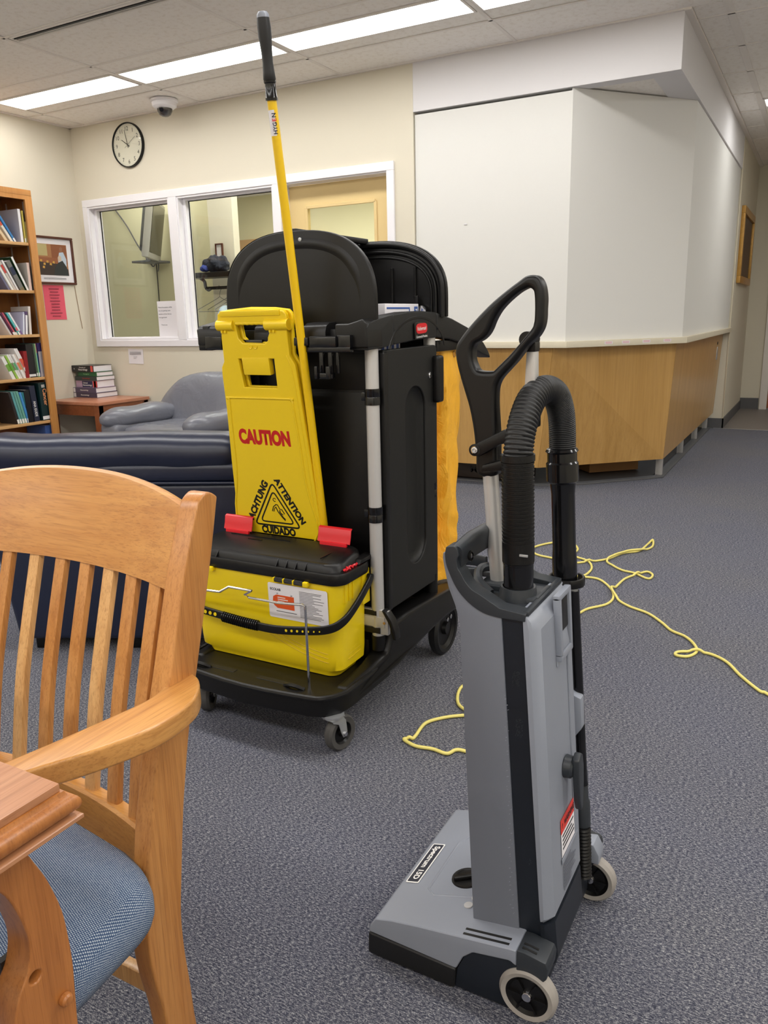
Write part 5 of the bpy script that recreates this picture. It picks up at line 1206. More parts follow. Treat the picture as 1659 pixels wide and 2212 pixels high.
q = BM(); lathe(q, [(0.0145, 0.168), (0.0138, 0.175), (0.010, 0.180), (0, 0.182)], p1, ax, 28, close=False); obj('grip_cap', q, M['vgrey2'], mp)
lx = V((0.80, -0.60, 0)); 
def polelabel(u0, u1, ang0, ang1, mat, nm_, r=0.01155, par=None):
    q = BM(); d = (p1-p0).normalized(); e1 = (V((1, 0, 0))-d*d.x).normalized(); e2 = d.cross(e1); n = 8; A = []
    for k in range(n+1):
        a = ang0+(ang1-ang0)*k/n; o_ = e1*math.cos(a)*r+e2*math.sin(a)*r
        A.append((q.verts.new(p1-d*u0+o_), q.verts.new(p1-d*u1+o_)))
    for i in range(n): q.faces.new((A[i][0], A[i+1][0], A[i+1][1], A[i][1]))
    return obj(nm_, q, mat, par or pole)
polelabel(0.022, 0.078, -2.35, -0.75, M['paper'], 'label', 0.01150)
polelabel(0.026, 0.078, -2.75, -2.35, M['ink'], 'label_stripe', 0.01153)
d_ = (p1-p0).normalized(); viewd = V((-p1.x, -p1.y, 0)).normalized(); sidev = d_.cross(viewd).normalized()
cpt = p1-d_*0.050
n_ = (viewd-d_*viewd.dot(d_)).normalized()
for s, off, mt2 in (('HYG', -0.0115, M['navyink']), ('E', 0.0065, M['red']), ('N', 0.0165, M['navyink'])):
    obj('lettering', text_mesh(s, frame(d_, -(n_.cross(d_)) if (n_.cross(d_)).dot(V((1, 0, 0))) > 0 else n_.cross(d_), cpt+d_*off+n_*0.0119), 0.0100, {'HYG': 0.0255, 'E': 0.006, 'N': 0.009}[s], 0.02), mt2, pole, smooth=False)
# flat frame standing on edge behind the pail
q = BM(); bx(q, -1.545, -1.020, 1.906-0.055, 1.906-0.040, 0.262, 0.336, 0.003); bx(q, -1.545, -1.03, 1.848, 1.853, 0.285, 0.315, 0.001); fr = obj('mop_frame', q, M['alu'], mp)
q = BM(); bx(q, -1.10, -1.055, 1.8475, 1.852, 0.318, 0.333, 0.001); obj('frame_grip_strip', q, M['ink'], fr)
q = BM(); bx(q, -1.10, -1.045, 1.8475, 1.852, 0.264, 0.282, 0.001); obj('frame_grip_strip', q, M['ink'], fr)
q = BM(); prism(q, [(-1.036, 0.340), (-1.022, 0.336), (-1.004, 0.312), (-0.993, 0.282), (-0.990, 0.255), (-1.000, 0.257), (-1.012, 0.300)], 'y', 1.842, 1.872, 0.003); obj('frame_end_cap', q, M['black'], fr)
q = BM(); lathe(q, [(0, 0), (0.004, 0), (0.004, 0.002), (0, 0.003)], (-1.03, 1.848, 0.300), (0, -1, 0), 12); obj('frame_rivet', q, M['gold'], fr)
q = BM(); tube(q, [(-1.2385, 1.900, 0.362), (-1.2385, 1.895, 0.325), (-1.238, 1.876, 0.310)], 0.012, 12); obj('swivel_joint', q, M['black'], mp)

# ------------------------------------------------------------------ boxes inside the cart
def carton(nm_, x0, x1, y0, y1, z0, z1, label, stripe):
    t = thing(nm_, label, 'box', ((x0+x1)/2, (y0+y1)/2, z0)); q = BM(); bx(q, x0, x1, y0, y1, z0, z1, 0.002); obj('carton', q, M['paper'], t); return t
t = carton('glove_box', -1.26, -1.10, 2.02, 2.235, 1.13, 1.190, 'white and blue carton standing in the open top of the cart', 1)
q = BM(); bx(q, -1.10, -1.0992, 2.03, 2.175, 1.135, 1.14); bx(q, -1.10, -1.0992, 2.03, 2.175, 1.175, 1.180); bx(q, -1.10, -1.0992, 2.170, 2.175, 1.135, 1.175); bx(q, -1.10, -1.0990, 2.205, 2.228, 1.135, 1.182); obj('printed_band', q, cm((60, 96, 170)), t, smooth=False)
letter('Z', M['whiteink'], t, (-1.0986, 2.216, 1.166), (0, 1, 0), (0, 0, 1), 0.018, 0.012, bold=0.03)
q = BM(); bx(q, -1.102, -1.0985, 2.10, 2.16, 1.155, 1.175); q.free()
t = carton('paper_box', -1.24, -1.095, 1.98, 2.10, 0.98, 1.0845, 'blue striped carton just under the top rail of the cart', 1)
q = BM(); 
for k in range(4): bx(q, -1.095, -1.0942, 1.985+0.03*k, 2.0+0.03*k, 0.99, 1.082)
obj('printed_band', q, cm((50, 84, 170)), t, smooth=False)
bpy.data.objects[t.name].location.z += 0

# ------------------------------------------------------------------ yellow vinyl bag
bg = thing('waste_bag', 'yellow-orange vinyl waste bag hanging at the rear of the cart', 'bag', (-1.31, 2.40, 0.262))
q = BM(); NZ, NU = 60, 300; rings = []
for j in range(NZ+1):
    v = j/NZ; z_ = 0.262+0.785*v; hw = 0.250-0.01*(1-v); hd_ = 0.136-0.030*(1-v)**1.2; cyy = 2.395-0.018*(1-v); row = []
    for i in range(NU):
        a = 2*math.pi*i/NU; c, s = math.cos(a), math.sin(a); e = 2/4.5
        x = -1.315+hw*math.copysign(abs(c)**e, c); y = cyy+hd_*math.copysign(abs(s)**e, s)
        fold = 0
        if c > 0:   # visible side: one deep vertical fold and lesser ripples
            yy = y-(2.33+0.045*(1-v)); k_ = min(1, (1-v)*8+0.1); fold -= 0.050*math.exp(-((yy+0.004)/0.005)**2)*k_; fold += 0.010*math.tanh(yy/0.003)*k_; fold += 0.007*math.exp(-((y-2.45)/0.012)**2)*(1-v)
            fold += 0.006*math.sin(y*90+v*5)*(1-v)+0.004*math.sin(v*23+y*60)
            if v < 0.3: fold += 0.003*math.sin(v*60+y*35)
            fold -= 0.012*(1-v)*(0.5+0.5*math.sin(v*3))
        wob = 0.005*math.sin(9*a+2*v)+0.003*math.sin(17*a-3*v)
        row.append(q.verts.new((x+fold+wob*0.3*c, y+wob*s*0.8+0.002*math.sin(v*9)*(1 if s > 0 else 0), z_)))
    rings.append(row)
for A, B in zip(rings, rings[1:]): ringfill(q, A, B)
q.faces.new(rings[0][::-1]); obj('bag_body', q, M['vinyl'], bg, ang=60)
for yy in (2.285, 2.42):
    q = BM(); tube(q, [(-1.0615, yy+0.009*math.cos(a), 1.031+0.009*math.sin(a)) for a in [2*math.pi*k/16 for k in range(17)]], 0.0022, 6); obj('grommet', q, M['gold'], bg)
# ================================================================== UPRIGHT VACUUM
vc = thing('upright_vacuum', 'grey upright vacuum with a black corrugated hose and open handle', 'vacuum cleaner', (-0.42, 1.2, 0))
def K(nm, q, mt, par=None, **k): return obj(nm, q, mt, par or vc, **k)
VN, VF = 1.10, 1.29
def xf(z): return -0.447-0.029*(z-0.122)/0.559
def xr(z): return -0.307-0.040*(z-0.152)/0.543
def xs(z): return -0.362-0.041*(z-0.115)/0.575
def xt(z): return -0.326-0.041*(z-0.159)/0.526
def section(q, secs): 
    rings = [[q.verts.new(p) for p in s] for s in secs]
    for A, B in zip(rings, rings[1:]): ringfill(q, A, B)
    q.faces.new(rings[0][::-1]); q.faces.new(rings[-1])
# grey front shell
q = BM(); section(q, [[(xf(z)+0.004, VN+0.006, z), (xf(z)+0.012, VN+0.001, z), (xs(z), VN+0.001, z), (xs(z), VF-0.001, z), (xf(z)+0.012, VF-0.001, z), (xf(z)+0.004, VF-0.006, z)] for z in (0.11, 0.676)])
sh = K('body_shell', q, M['vgrey'])
RIM = [(-0.405, 0.6899), (-0.4289, 0.6928), (-0.4477, 0.7006), (-0.4651, 0.7134), (-0.4795, 0.7299), (-0.4907, 0.7516), (-0.4971, 0.7692), (-0.4983, 0.7845)]
RIM = [(p.x, p.y) for p in smoothpath([(a, b_, 0) for a, b_ in RIM], 4)]
FR = [(-0.5030, 0.7840), (-0.5035, 0.7750), (-0.5012, 0.761), (-0.494, 0.7277), (-0.4827, 0.6996), (-0.4763, 0.6806), (-0.474, 0.6654)]
INN = [(-0.3635, 0.702), (-0.405, 0.706), (-0.4361, 0.7225), (-0.451, 0.7295), (-0.462, 0.7402), (-0.4716, 0.7558), (-0.4763, 0.7628), (-0.4779, 0.7764), (-0.4750, 0.7829), (-0.4800, 0.7965), (-0.4962, 0.7950)]
INN = INN[:1]+[(p.x, p.y) for p in smoothpath([(a, b_, 0) for a, b_ in INN[1:]], 4)]
for y0, y1 in ((VN, VN+0.016), (VF-0.016, VF)):
    q = BM(); prism(q, [(-0.447, 0.110), (-0.362, 0.112), (-0.403, 0.6895)]+RIM+FR, 'y', y0, y1, 0.003, 2); K('side_shell', q, M['vgrey'])
    q = BM(); rim = [(-0.344, 0.690)]+RIM+[(-0.4962, 0.7945)][0:0]
    prism(q, [(-0.3635, 0.690)]+RIM+INN[::-1], 'y', y0-0.003 if y0 == VN else y0-0.012, y1+0.012 if y0 == VN else y1+0.003, 0.005, 3); K('top_rim', q, M['dgrey'])
q = BM(); tube(q, [(-0.484, VN+0.006, 0.775), (-0.482, 1.16, 0.783), (-0.480, 1.22, 0.783), (-0.478, VF-0.006, 0.775)], 1, prof=[(a, b_) for a, b_ in rrect(0.022, 0.044, 0.008, 4)], upv=(0.15, 0, 1)); ch = K('carry_handle', q, M['dgrey'])
for yy in (1.137, 1.243):
    q = BM(); lathe(q, [(0.004, 0.0), (0.009, 0.0), (0.009, 0.003), (0.0065, 0.004), (0.0065, 0.0), (0, 0.0)], (-0.4715, yy, 0.772), (1, 0, 0.1), 18, close=False); obj('screw_boss', q, M['black'], ch)
    q = BM(); lathe(q, [(0, 0.0), (0.005, 0.0), (0.005, 0.002), (0, 0.003)], (-0.471, yy, 0.772), (1, 0, 0.1), 14); obj('screw', q, M['chrome'], ch)
# blue-black strip and lower body
q = BM(); section(q, [[(xs(z), VN+0.003, z), (xt(z)+0.004, VN+0.003, z), (xt(z)+0.004, VF-0.003, z), (xs(z), VF-0.003, z)] for z in (0.10, 0.688)]); K('body_strip', q, M['navyblack'])
def rsec(z, g=0.0, xin=None): 
    a = xin if xin is not None else xt(z); b_ = xr(z)+g
    return [(a, VN-0.001-g*0.3, z), (b_-0.014, VN-0.001-g*0.3, z), (b_-0.009, VN+0.002, z), (b_, VN+0.016, z), (b_, VF-0.016, z), (b_-0.009, VF-0.002, z), (b_-0.014, VF+0.001, z), (a, VF+0.001, z)]
q = BM(); section(q, [rsec(0.072, 0.000), rsec(0.088, 0.004), rsec(0.153, 0.002)]); K('lower_body', q, M['navyblack'], ang=28)
q = BM()
secs = [rsec(0.157, -0.004), rsec(0.164, 0.002), rsec(0.40, 0.003), rsec(0.675, 0.002)]
for dz, sh_ in ((0.688, 0.006), (0.696, 0.015), (0.701, 0.028)):
    s = rsec(dz, 0.0); secs.append([(min(x, xr(dz)-sh_) if x > xt(dz) else x, y, z_) for x, y, z_ in s])
section(q, secs); rd = K('bag_door', q, M['vgrey2'], ang=28)
# recessed long panel outline on the rear door
def rp(y, z, d=0.0): return V((xr(z)+0.0035+d, y, z))
q = BM(); tube(q, smoothpath([rp(1.185, 0.585), rp(1.19, 0.602), rp(1.21, 0.61), rp(1.235, 0.61), rp(1.243, 0.59), rp(1.243, 0.45), rp(1.243, 0.30), rp(1.243, 0.24)], 5), 0.0022, 6); obj('door_rib', q, M['vgrey2'], rd)
# latch
q = BM(); lf = frame((0, 1, 0), (-0.07, 0, 1), rp(1.218, 0.655, 0.001))
for s in ((-0.034, -0.022, -0.055, 0.050), (0.022, 0.034, -0.055, 0.050), (-0.034, 0.034, -0.062, -0.048), (-0.034, 0.034, 0.042, 0.052)): bx(q, s[0], s[1], s[2], s[3], -0.004, 0.008, 0.003, mtx=lf)
obj('latch_frame', q, M['vgrey2'], rd)
q = BM(); bx(q, -0.022, 0.022, -0.016, 0.038, -0.003, 0.004, 0.002, mtx=lf); obj('latch', q, M['black'], rd)
q = BM(); prism(q, [(-0.048, -0.003), (-0.012, -0.003), (-0.012, 0.001), (-0.046, 0.006)], 'x', -0.020, 0.020, 0.001, mtx=lf @ Matrix(((1, 0, 0, 0), (0, 1, 0, 0), (0, 0, 1, 0), (0, 0, 0, 1)))); obj('latch_ramp', q, M['vgrey2'], rd)
# cord hook knob
q = BM(); lathe(q, [(0.020, 0), (0.019, 0.012), (0.015, 0.016), (0, 0.017)], rp(1.205, 0.395), (1, 0, 0), 24, close=False); kn = obj('cord_hook', q, M['dgrey'], rd)
q = BM(); prism(q, [(-0.014, 0.022), (0.002, 0.030), (0.014, 0.022), (0.017, 0.0), (0.015, -0.030), (0.004, -0.072), (-0.006, -0.076), (-0.013, -0.055), (-0.015, 0.0)], 'z', 0.0, 0.012, 0.004, 3, mtx=frame((0, 1, 0), (-0.07, 0, 1), rp(1.208, 0.393, 0.015))); obj('hook_blade', q, M['dgrey'], kn)
# warning label and type plate text
wl = frame((0, 1, 0), (-0.07, 0, 1), rp(1.206, 0.277, 0.0))
q = BM(); bx(q, -0.042, 0.042, -0.034, 0.010, 0, 0.0006, mtx=wl); lb = obj('label', q, M['paper'], rd, smooth=False)
q = BM(); bx(q, -0.042, 0.042, 0.010, 0.036, 0, 0.0006, mtx=wl); obj('label_header', q, cm((226, 64, 52)), rd, smooth=False)
obj('lettering', text_mesh('\u26a0 WARNING' if False else 'WARNING', wl @ Matrix.Translation((0.006, 0.023, 0.0007)), 0.011, 0.060, 0.02), M['ink'], rd, smooth=False)
obj('lettering', text_mesh('!', wl @ Matrix.Translation((-0.034, 0.023, 0.0007)), 0.010, None, 0.02), M['ink'], rd, smooth=False)
q = BM(); lines(q, wl @ Matrix.Translation((0, 0, 0.0006)), 0.072, [0.003, -0.005, -0.013, -0.021], 0.003); obj('label_text', q, M['ink'], lb, smooth=False)
q = BM(); bx(q, -0.045, 0.050, -0.046, -0.036, 0, 0.002, 0.001, mtx=wl); obj('door_step', q, M['vgrey2'], rd)
wl2 = frame((0, 1, 0), (-0.07, 0, 1), rp(1.208, 0.205, 0.0005)); q = BM(); lines(q, wl2, 0.078, [0.022-0.0062*k for k in range(9)], 0.0028); obj('moulded_text', q, M['vgrey'], rd, smooth=False)
# top plate with details
q = BM(); section(q, [[(-0.462, VN+0.014, z), (-0.3635, VN+0.004, z), (-0.3635, VF-0.004, z), (-0.462, VF-0.014, z)] for z in (0.66, 0.692, 0.697)]); tp = K('top_plate', q, M['dgrey'])
q = BM(); lathe(q, [(0.0335, 0), (0.0315, 0.012), (0.029, 0.026), (0.0255, 0.026)], (-0.404, 1.180, 0.692), seg=32, close=False); bx(q, -0.404, -0.368, 1.156, 1.206, 0.69, 0.706, 0.006); obj('hose_socket', q, M['dgrey'], tp)
q = BM(); lathe(q, [(0.013, 0), (0.0115, 0.0015), (0, 0.0012)], (-0.445, 1.172, 0.6965), seg=20, close=False); obj('round_pad', q, M['black'], tp)
for x, y in ((-0.412, 1.137), (-0.372, 1.262)):
    q = BM(); lathe(q, [(0, 0), (0.004, 0), (0.004, 0.0015), (0, 0.002)], (x, y, 0.697), seg=12); obj('screw', q, M['chrome'], tp)
q = BM(); tube(q, smoothpath([(-0.440, VF-0.02, 0.697), (-0.475, 1.262, 0.715), (-0.488, 1.225, 0.722), (-0.478, 1.192, 0.712), (-0.452, 1.18, 0.697)], 6), 0.008, 8); bx(q, -0.482, -0.435, 1.195, 1.262, 0.69, 0.708, 0.008, 3); obj('pole_boot', q, M['dgrey'], tp)
q = BM(); bx(q, -0.3705, -0.3605, 1.106, 1.284, 0.696, 0.7035, 0.002); bx(q, -0.374, -0.366, 1.17, 1.24, 0.697, 0.705, 0.002); bx(q, -0.456, -0.430, 1.1535, 1.1545, 0.6968, 0.6975); obj('door_catch', q, M['dgrey'], tp)
q = BM(); tube(q, smoothpath([(-0.50, 1.285, 0.715), (-0.545, 1.295, 0.712), (-0.556, 1.270, 0.705), (-0.535, 1.250, 0.70), (-0.50, 1.262, 0.70)], 6), 1, prof=[(a, b_) for a, b_ in rrect(0.006, 0.022, 0.002, 2)], upv=(0, 0, 1)); bx(q, -0.545, -0.480, 1.262, 1.284, 0.694, 0.704, 0.003); K('cup_hook', q, M['dgrey'])
q = BM(); tube(q, [(-0.473, VF-0.012, 0.755), (-0.445, VF-0.012, 0.700)], 0.009, 8); K('handle_stay', q, M['dgrey'])
# pole and D handle
q = BM(); tube(q, [(-0.4545, 1.224, 0.695), (-0.4715, 1.222, 0.905)], 0.0132, 24); K('pole', q, M['alu'])
OUT = [(-0.4925, 0.9255), (-0.4949, 0.9483), (-0.4988, 0.9762), (-0.505, 1.0039), (-0.5125, 1.0272), (-0.5193, 1.0477), (-0.5246, 1.0655), (-0.5284, 1.0818), (-0.5295, 1.0954), (-0.5269, 1.1062), (-0.5217, 1.1142), (-0.5085, 1.1301), (-0.4897, 1.1495), (-0.4657, 1.171), (-0.4408, 1.1893), (-0.4246, 1.2), (-0.4126, 1.2076), (-0.4033, 1.2093), (-0.3953, 1.2081), (-0.3885, 1.2023), (-0.3836, 1.191), (-0.3812, 1.1748), (-0.3814, 1.1586), (-0.3816, 1.1435), (-0.3839, 1.131), (-0.389, 1.1209), (-0.3942, 1.1145), (-0.4022, 1.1075), (-0.4109, 1.0979), (-0.425, 1.0796), (-0.4387, 1.065), (-0.4499, 1.0529), (-0.4555, 1.0434), (-0.4582, 1.0326), (-0.4587, 1.0122), (-0.4569, 0.9849), (-0.4551, 0.9602), (-0.4545, 0.9279), (-0.4550, 0.8935), (-0.4883, 0.8910)]
INH = [(-0.4001, 1.1866), (-0.3979, 1.179), (-0.3968, 1.1627), (-0.397, 1.1438), (-0.3982, 1.1362), (-0.4013, 1.1287), (-0.4186, 1.1083), (-0.4363, 1.0888), (-0.4502, 1.0755), (-0.4615, 1.0648), (-0.4658, 1.0627), (-0.4817, 1.0625), (-0.4905, 1.0645), (-0.495, 1.0712), (-0.4987, 1.0806), (-0.4998, 1.0927), (-0.4981, 1.102), (-0.4937, 1.1074), (-0.4836, 1.1126), (-0.4751, 1.1204), (-0.4694, 1.1296), (-0.4639, 1.1425), (-0.4543, 1.1578), (-0.4405, 1.1715), (-0.4243, 1.1837), (-0.4136, 1.189), (-0.4069, 1.1906)]
mh = frame((1, 0, 0), (0, 0, 1), (0, 1.222, 0)); hd2 = K('handle', plate(OUT, [INH], 0.030, 0.0075, mh, seg=4, smoothn=3), M['black'], ang=55)
q = BM(); lathe(q, [(0.0050, 0), (0.0050, 0.003), (0.0034, 0.0035), (0.0034, 0.001), (0, 0.001)], (-0.484, 1.186, 0.9375), (0, -1, 0), 20, close=False); obj('pivot_ring', q, M['alu'], hd2)
q = BM(); lathe(q, [(0.010, 0), (0.010, 0.003), (0.0065, 0.0035)], (-0.484, 1.1875, 0.9375), (0, -1, 0), 24, close=False); obj('pivot_boss', q, M['black'], hd2)
q = BM(); prism(q, [(-0.4185, 1.100), (-0.4045, 1.100), (-0.4020, 1.020), (-0.4215, 1.020)], 'y', 1.240, 1.262, 0.003); K('handle_stay_bar', q, M['alu'])
q = BM(); prism(q, [(-0.4255, 1.026), (-0.4215, 1.034), (-0.4000, 1.030), (-0.3990, 0.97), (-0.4255, 0.97)], 'y', 1.236, 1.266, 0.003); K('stay_socket', q, M['black'])
q = BM(); tube(q, [(-0.4175, 1.236, 1.112), (-0.4175, 1.268, 1.112)], 0.0125, 20); bx(q, -0.420, -0.403, 1.238, 1.264, 1.092, 1.108, 0.003); K('stay_hinge', q, M['black'])
# brackets and hose cuff
q = BM(); prism(q, [(-0.490, 0.930), (-0.482, 0.948), (-0.437, 0.972), (-0.420, 0.975), (-0.420, 0.955), (-0.442, 0.948), (-0.478, 0.926)], 'y', 1.185, 1.206, 0.004); prism(q, [(-0.472, 0.902), (-0.470, 0.914), (-0.425, 0.928), (-0.425, 0.908)], 'y', 1.18, 1.206, 0.004); K('hose_bracket', q, M['black'])
def cuffx(z): return -0.4028-0.006*(z-0.698)/0.224
q = BM(); lathe(q, [(0.0245, 0), (0.0245, 0.055), (0.0252, 0.056), (0.0252, 0.060)], (-0.4028, 1.18, 0.700), (-0.026, 0, 1), 32); cf = K('hose_cuff', q, M['blackgloss'])
q = BM(); P_ = []; z_ = 0.0
prof_ = [(0.0245, 0.058), (0.0262, 0.060), (0.0262, 0.094)]
for k in range(22): prof_ += [(0.0248, 0.0945+k*0.0062), (0.0248, 0.0972+k*0.0062), (0.0262, 0.0977+k*0.0062), (0.0262, 0.1002+k*0.0062)]
prof_ += [(0.0275, 0.226), (0.0275, 0.236), (0.022, 0.236)]
lathe(q, prof_, (-0.4028, 1.18, 0.700), (-0.026, 0, 1), 36, close=False); obj('ribbed_sleeve', q, M['black'], cf, ang=25)
q = BM(); bx(q, -0.394, -0.380, 1.1527, 1.156, 0.776, 0.780, 0.001); obj('release_tab', q, M['steel'], cf)
# corrugated hose
hc = smoothpath([(-0.4088, 1.18, 0.915), (-0.4092, 1.188, 0.955), (-0.4080, 1.205, 0.990), (-0.4050, 1.235, 1.0185), (-0.3960, 1.270, 1.0305), (-0.3870, 1.300, 1.020), (-0.3830, 1.322, 0.990), (-0.3815, 1.330, 0.955), (-0.3800, 1.330, 0.915)], 40)
L = [0.0]
for a, b_ in zip(hc, hc[1:]): L.append(L[-1]+(b_-a).length)
def at(s):
    for i in range(len(L)-1):
        if L[i+1] >= s: t = (s-L[i])/max(L[i+1]-L[i], 1e-9); return hc[i].lerp(hc[i+1], t)
    return hc[-1]
pts, rs = [], []; s = 0.0
while s < L[-1]:
    u = s/L[-1]; pitch_ = 0.0066 if u < 0.42 else max(0.0036, 0.0066-0.03*(u-0.42)) ; amp = 0.0022 if u < 0.5 else 0.0012
    for f, r in ((0, 0), (0.25, 0.7), (0.5, 1), (0.75, 0.7)):
        if s+pitch_*f < L[-1]: pts.append(at(s+pitch_*f)); rs.append(0.0220+amp*r)
    s += pitch_
q = BM(); tube(q, pts, rs, seg=30); K('corrugated_hose', q, M['rubber'], ang=80)
# coupling, wand and ring on the far side
q = BM(); ax_ = V((0.055, 0, -1)); lathe(q, [(0.022, -0.006), (0.026, -0.004), (0.0285, 0.0), (0.0255, 0.003), (0.0255, 0.018), (0.0278, 0.021), (0.0278, 0.052), (0.021, 0.058)], (-0.3810, 1.33, 0.920), ax_, 32, close=False); K('wand_coupling', q, M['blackgloss'], ang=25)
q = BM(); lathe(q, [(0.0225, 0), (0.0205, 0.02), (0.0205, 0.12), (0.0218, 0.14), (0.0218, 0.180), (0.018, 0.185)], (-0.3776, 1.33, 0.865), ax_, 28); K('wand', q, M['blackgloss'])
q = BM(); rp_ = [(-0.3655+0.030*math.cos(a), 1.332+0.030*math.sin(a), 0.686) for a in [math.radians(120+300*k/24) for k in range(25)]]
tube(q, rp_, 1, prof=[(a, b_) for a, b_ in rrect(0.005, 0.016, 0.002, 2)], upv=(0, 0, 1)); bx(q, -0.380, -0.350, 1.28, 1.305, 0.678, 0.694, 0.003); K('wand_ring', q, M['black'])
q = BM(); lathe(q, [(0, 0), (0.0095, 0), (0.0095, 0.37), (0.011, 0.38)], (-0.349, 1.322, 0.672), (0.079, 0, -1), 16); K('crevice_tool', q, M['blackgloss'])
q = BM(); lathe(q, [(0.0115, 0), (0.0125, 0.004), (0.0125, 0.060), (0.015, 0.065), (0.015, 0.115), (0.012, 0.118)], (-0.324, 1.325, 0.32), (0.07, 0, -1), 18, close=False); K('tool_sleeve', q, M['dgrey'])
q = BM(); pts = [V((-0.313+0.002*k/10, 1.318, 0.205-0.0036*k)) for k in range(30)]; tube(q, pts, [0.0125+0.002*(k % 2) for k in range(30)], 16); K('lower_hose', q, M['black'])
q = BM(); prism(q, [(-0.344, 0.485), (-0.322, 0.478), (-0.318, 0.42), (-0.336, 0.392), (-0.345, 0.39)], 'y', 1.296, 1.318, 0.004); K('tool_clip', q, M['vgrey2'])
# ---- cleaning head
HN, HF = 1.05, 1.42
cov = [(-0.633, 0.052), (-0.631, 0.066), (-0.619, 0.085), (-0.585, 0.0945), (-0.534, 0.1035), (-0.445, 0.1165), (-0.362, 0.1285), (-0.350, 0.1295), (-0.350, 0.098), (-0.362, 0.104), (-0.428, 0.092), (-0.446, 0.075), (-0.459, 0.046)]
q = BM(); prism(q, cov, 'y', HN, HF, 0.004, 3); hdm = K('head_cover', q, M['vgrey2'])
q = BM(); prism(q, [(-0.636, 0.006), (-0.634, 0.052), (-0.459, 0.047), (-0.462, 0.004)], 'y', HN-0.002, HF+0.002, 0.006, 3); K('bumper', q, M['rubber'])
q = BM(); prism(q, [(-0.463, 0.006), (-0.458, 0.046), (-0.445, 0.075), (-0.428, 0.092), (-0.362, 0.103), (-0.345, 0.10), (-0.345, 0.02), (-0.365, 0.006)], 'y', HN+0.003, HF-0.003, 0.003); K('head_base', q, M['navyblack'])
q = BM(); bx(q, -0.360, -0.310, HN+0.05, HF-0.05, 0.03, 0.115, 0.01); K('yoke', q, M['navyblack'])
def hz(x): 
    for (a, za), (b_, zb) in zip(cov[2:7], cov[3:8]):
        if a <= x <= b_: return za+(zb-za)*(x-a)/(b_-a)
    return 0.1
def hpz(x, y, d=0.0005): return V((x, y, hz(x)+d))
q = BM(); tube(q, [hpz(x, y, -0.0016) for x, y in ((-0.448, 1.155), (-0.540, 1.135), (-0.558, 1.150), (-0.560, 1.30), (-0.545, 1.325), (-0.448, 1.315))], 0.0032, 8); obj('panel_ridge', q, M['vgrey2'], hdm, ang=60)
def onhead(cx, cyy, d=0.0005):
    s_ = (hz(cx+0.01)-hz(cx-0.01))/0.02; return frame((0, -1, 0), (1, 0, s_), hpz(cx, cyy, d))
dm_ = frame((0, -1, 0), (1, 0, 0.27), hpz(-0.598, 1.222, 0.0009))
q = BM(); prism(q, rrect(0.128, 0.0285, 0.003), 'z', 0, 0.0006, mtx=dm_); dc = obj('badge', q, M['whiteink'], hdm, smooth=False)
q = BM(); prism(q, rrect(0.122, 0.0235, 0.0015), 'z', 0.0006, 0.0010, mtx=dm_); obj('badge_field', q, pl('dark badge ink', (44, 48, 62), 0.4), dc, smooth=False)
obj('lettering', text_mesh('Spectrum 15D', dm_ @ Matrix.Translation((0, 0, 0.0010)), 0.0165, 0.108, 0.03), M['whiteink'], dc, smooth=False)
km = onhead(-0.500, 1.198); q = BM(); lathe(q, [(0.030, -0.001), (0.0290, 0.002), (0.025, 0.0015), (0.024, 0.0005), (0, 0.0005)], km.translation, km.to_3x3() @ V((0, 0, 1)), 32, close=False); kd = obj('height_dial', q, M['black'], hdm)
q = BM(); bx(q, -0.006, 0.006, -0.024, 0.024, 0, 0.008, 0.003, mtx=km @ Matrix.Rotation(0.5, 4, 'Z')); obj('dial_grip', q, M['black'], kd)
for x, y in ((-0.468, 1.128), (-0.462, 1.150)):
    q = BM(); bm_ = onhead(x, y); lathe(q, [(0.0085, 0), (0.008, 0.0015), (0, 0.002)], bm_.translation, bm_.to_3x3() @ V((0, 0, 1)), 20, close=False); obj('indicator', q, pl('clear lens', (186, 184, 184), 0.1), hdm)
for y in (1.072, 1.060):
    q = BM(); a, b_ = hpz(-0.449, y, 0.0002), hpz(-0.366, y, 0.0002); tube(q, [a, b_], 1, prof=[(0.0024, 0.0004), (-0.0024, 0.0004), (-0.0024, -0.0004), (0.0024, -0.0004)], upv=(0, 0, 1)); obj('vent_slot', q, M['ink'], hdm, smooth=False)
for y0, y1 in ((HN-0.001, HN+0.05), (HF-0.05, HF+0.001)):
    q = BM(); prism(q, [(-0.350, 0.085), (-0.350, 0.1310), (-0.335, 0.1315), (-0.300, 0.126), (-0.296, 0.115), (-0.298, 0.095), (-0.305, 0.085)], 'y', y0, y1, 0.003); cp_ = K('hinge_cap', q, M['dgrey'])
for y in (1.070, 1.060):
    q = BM(); tube(q, [(-0.343, y, 0.1322), (-0.318, y, 0.1296)], 1, prof=[(0.002, 0.0004), (-0.002, 0.0004), (-0.002, -0.0004), (0.002, -0.0004)], upv=(0, 0, 1)); obj('vent_slot', q, M['ink'], cp_, smooth=False)
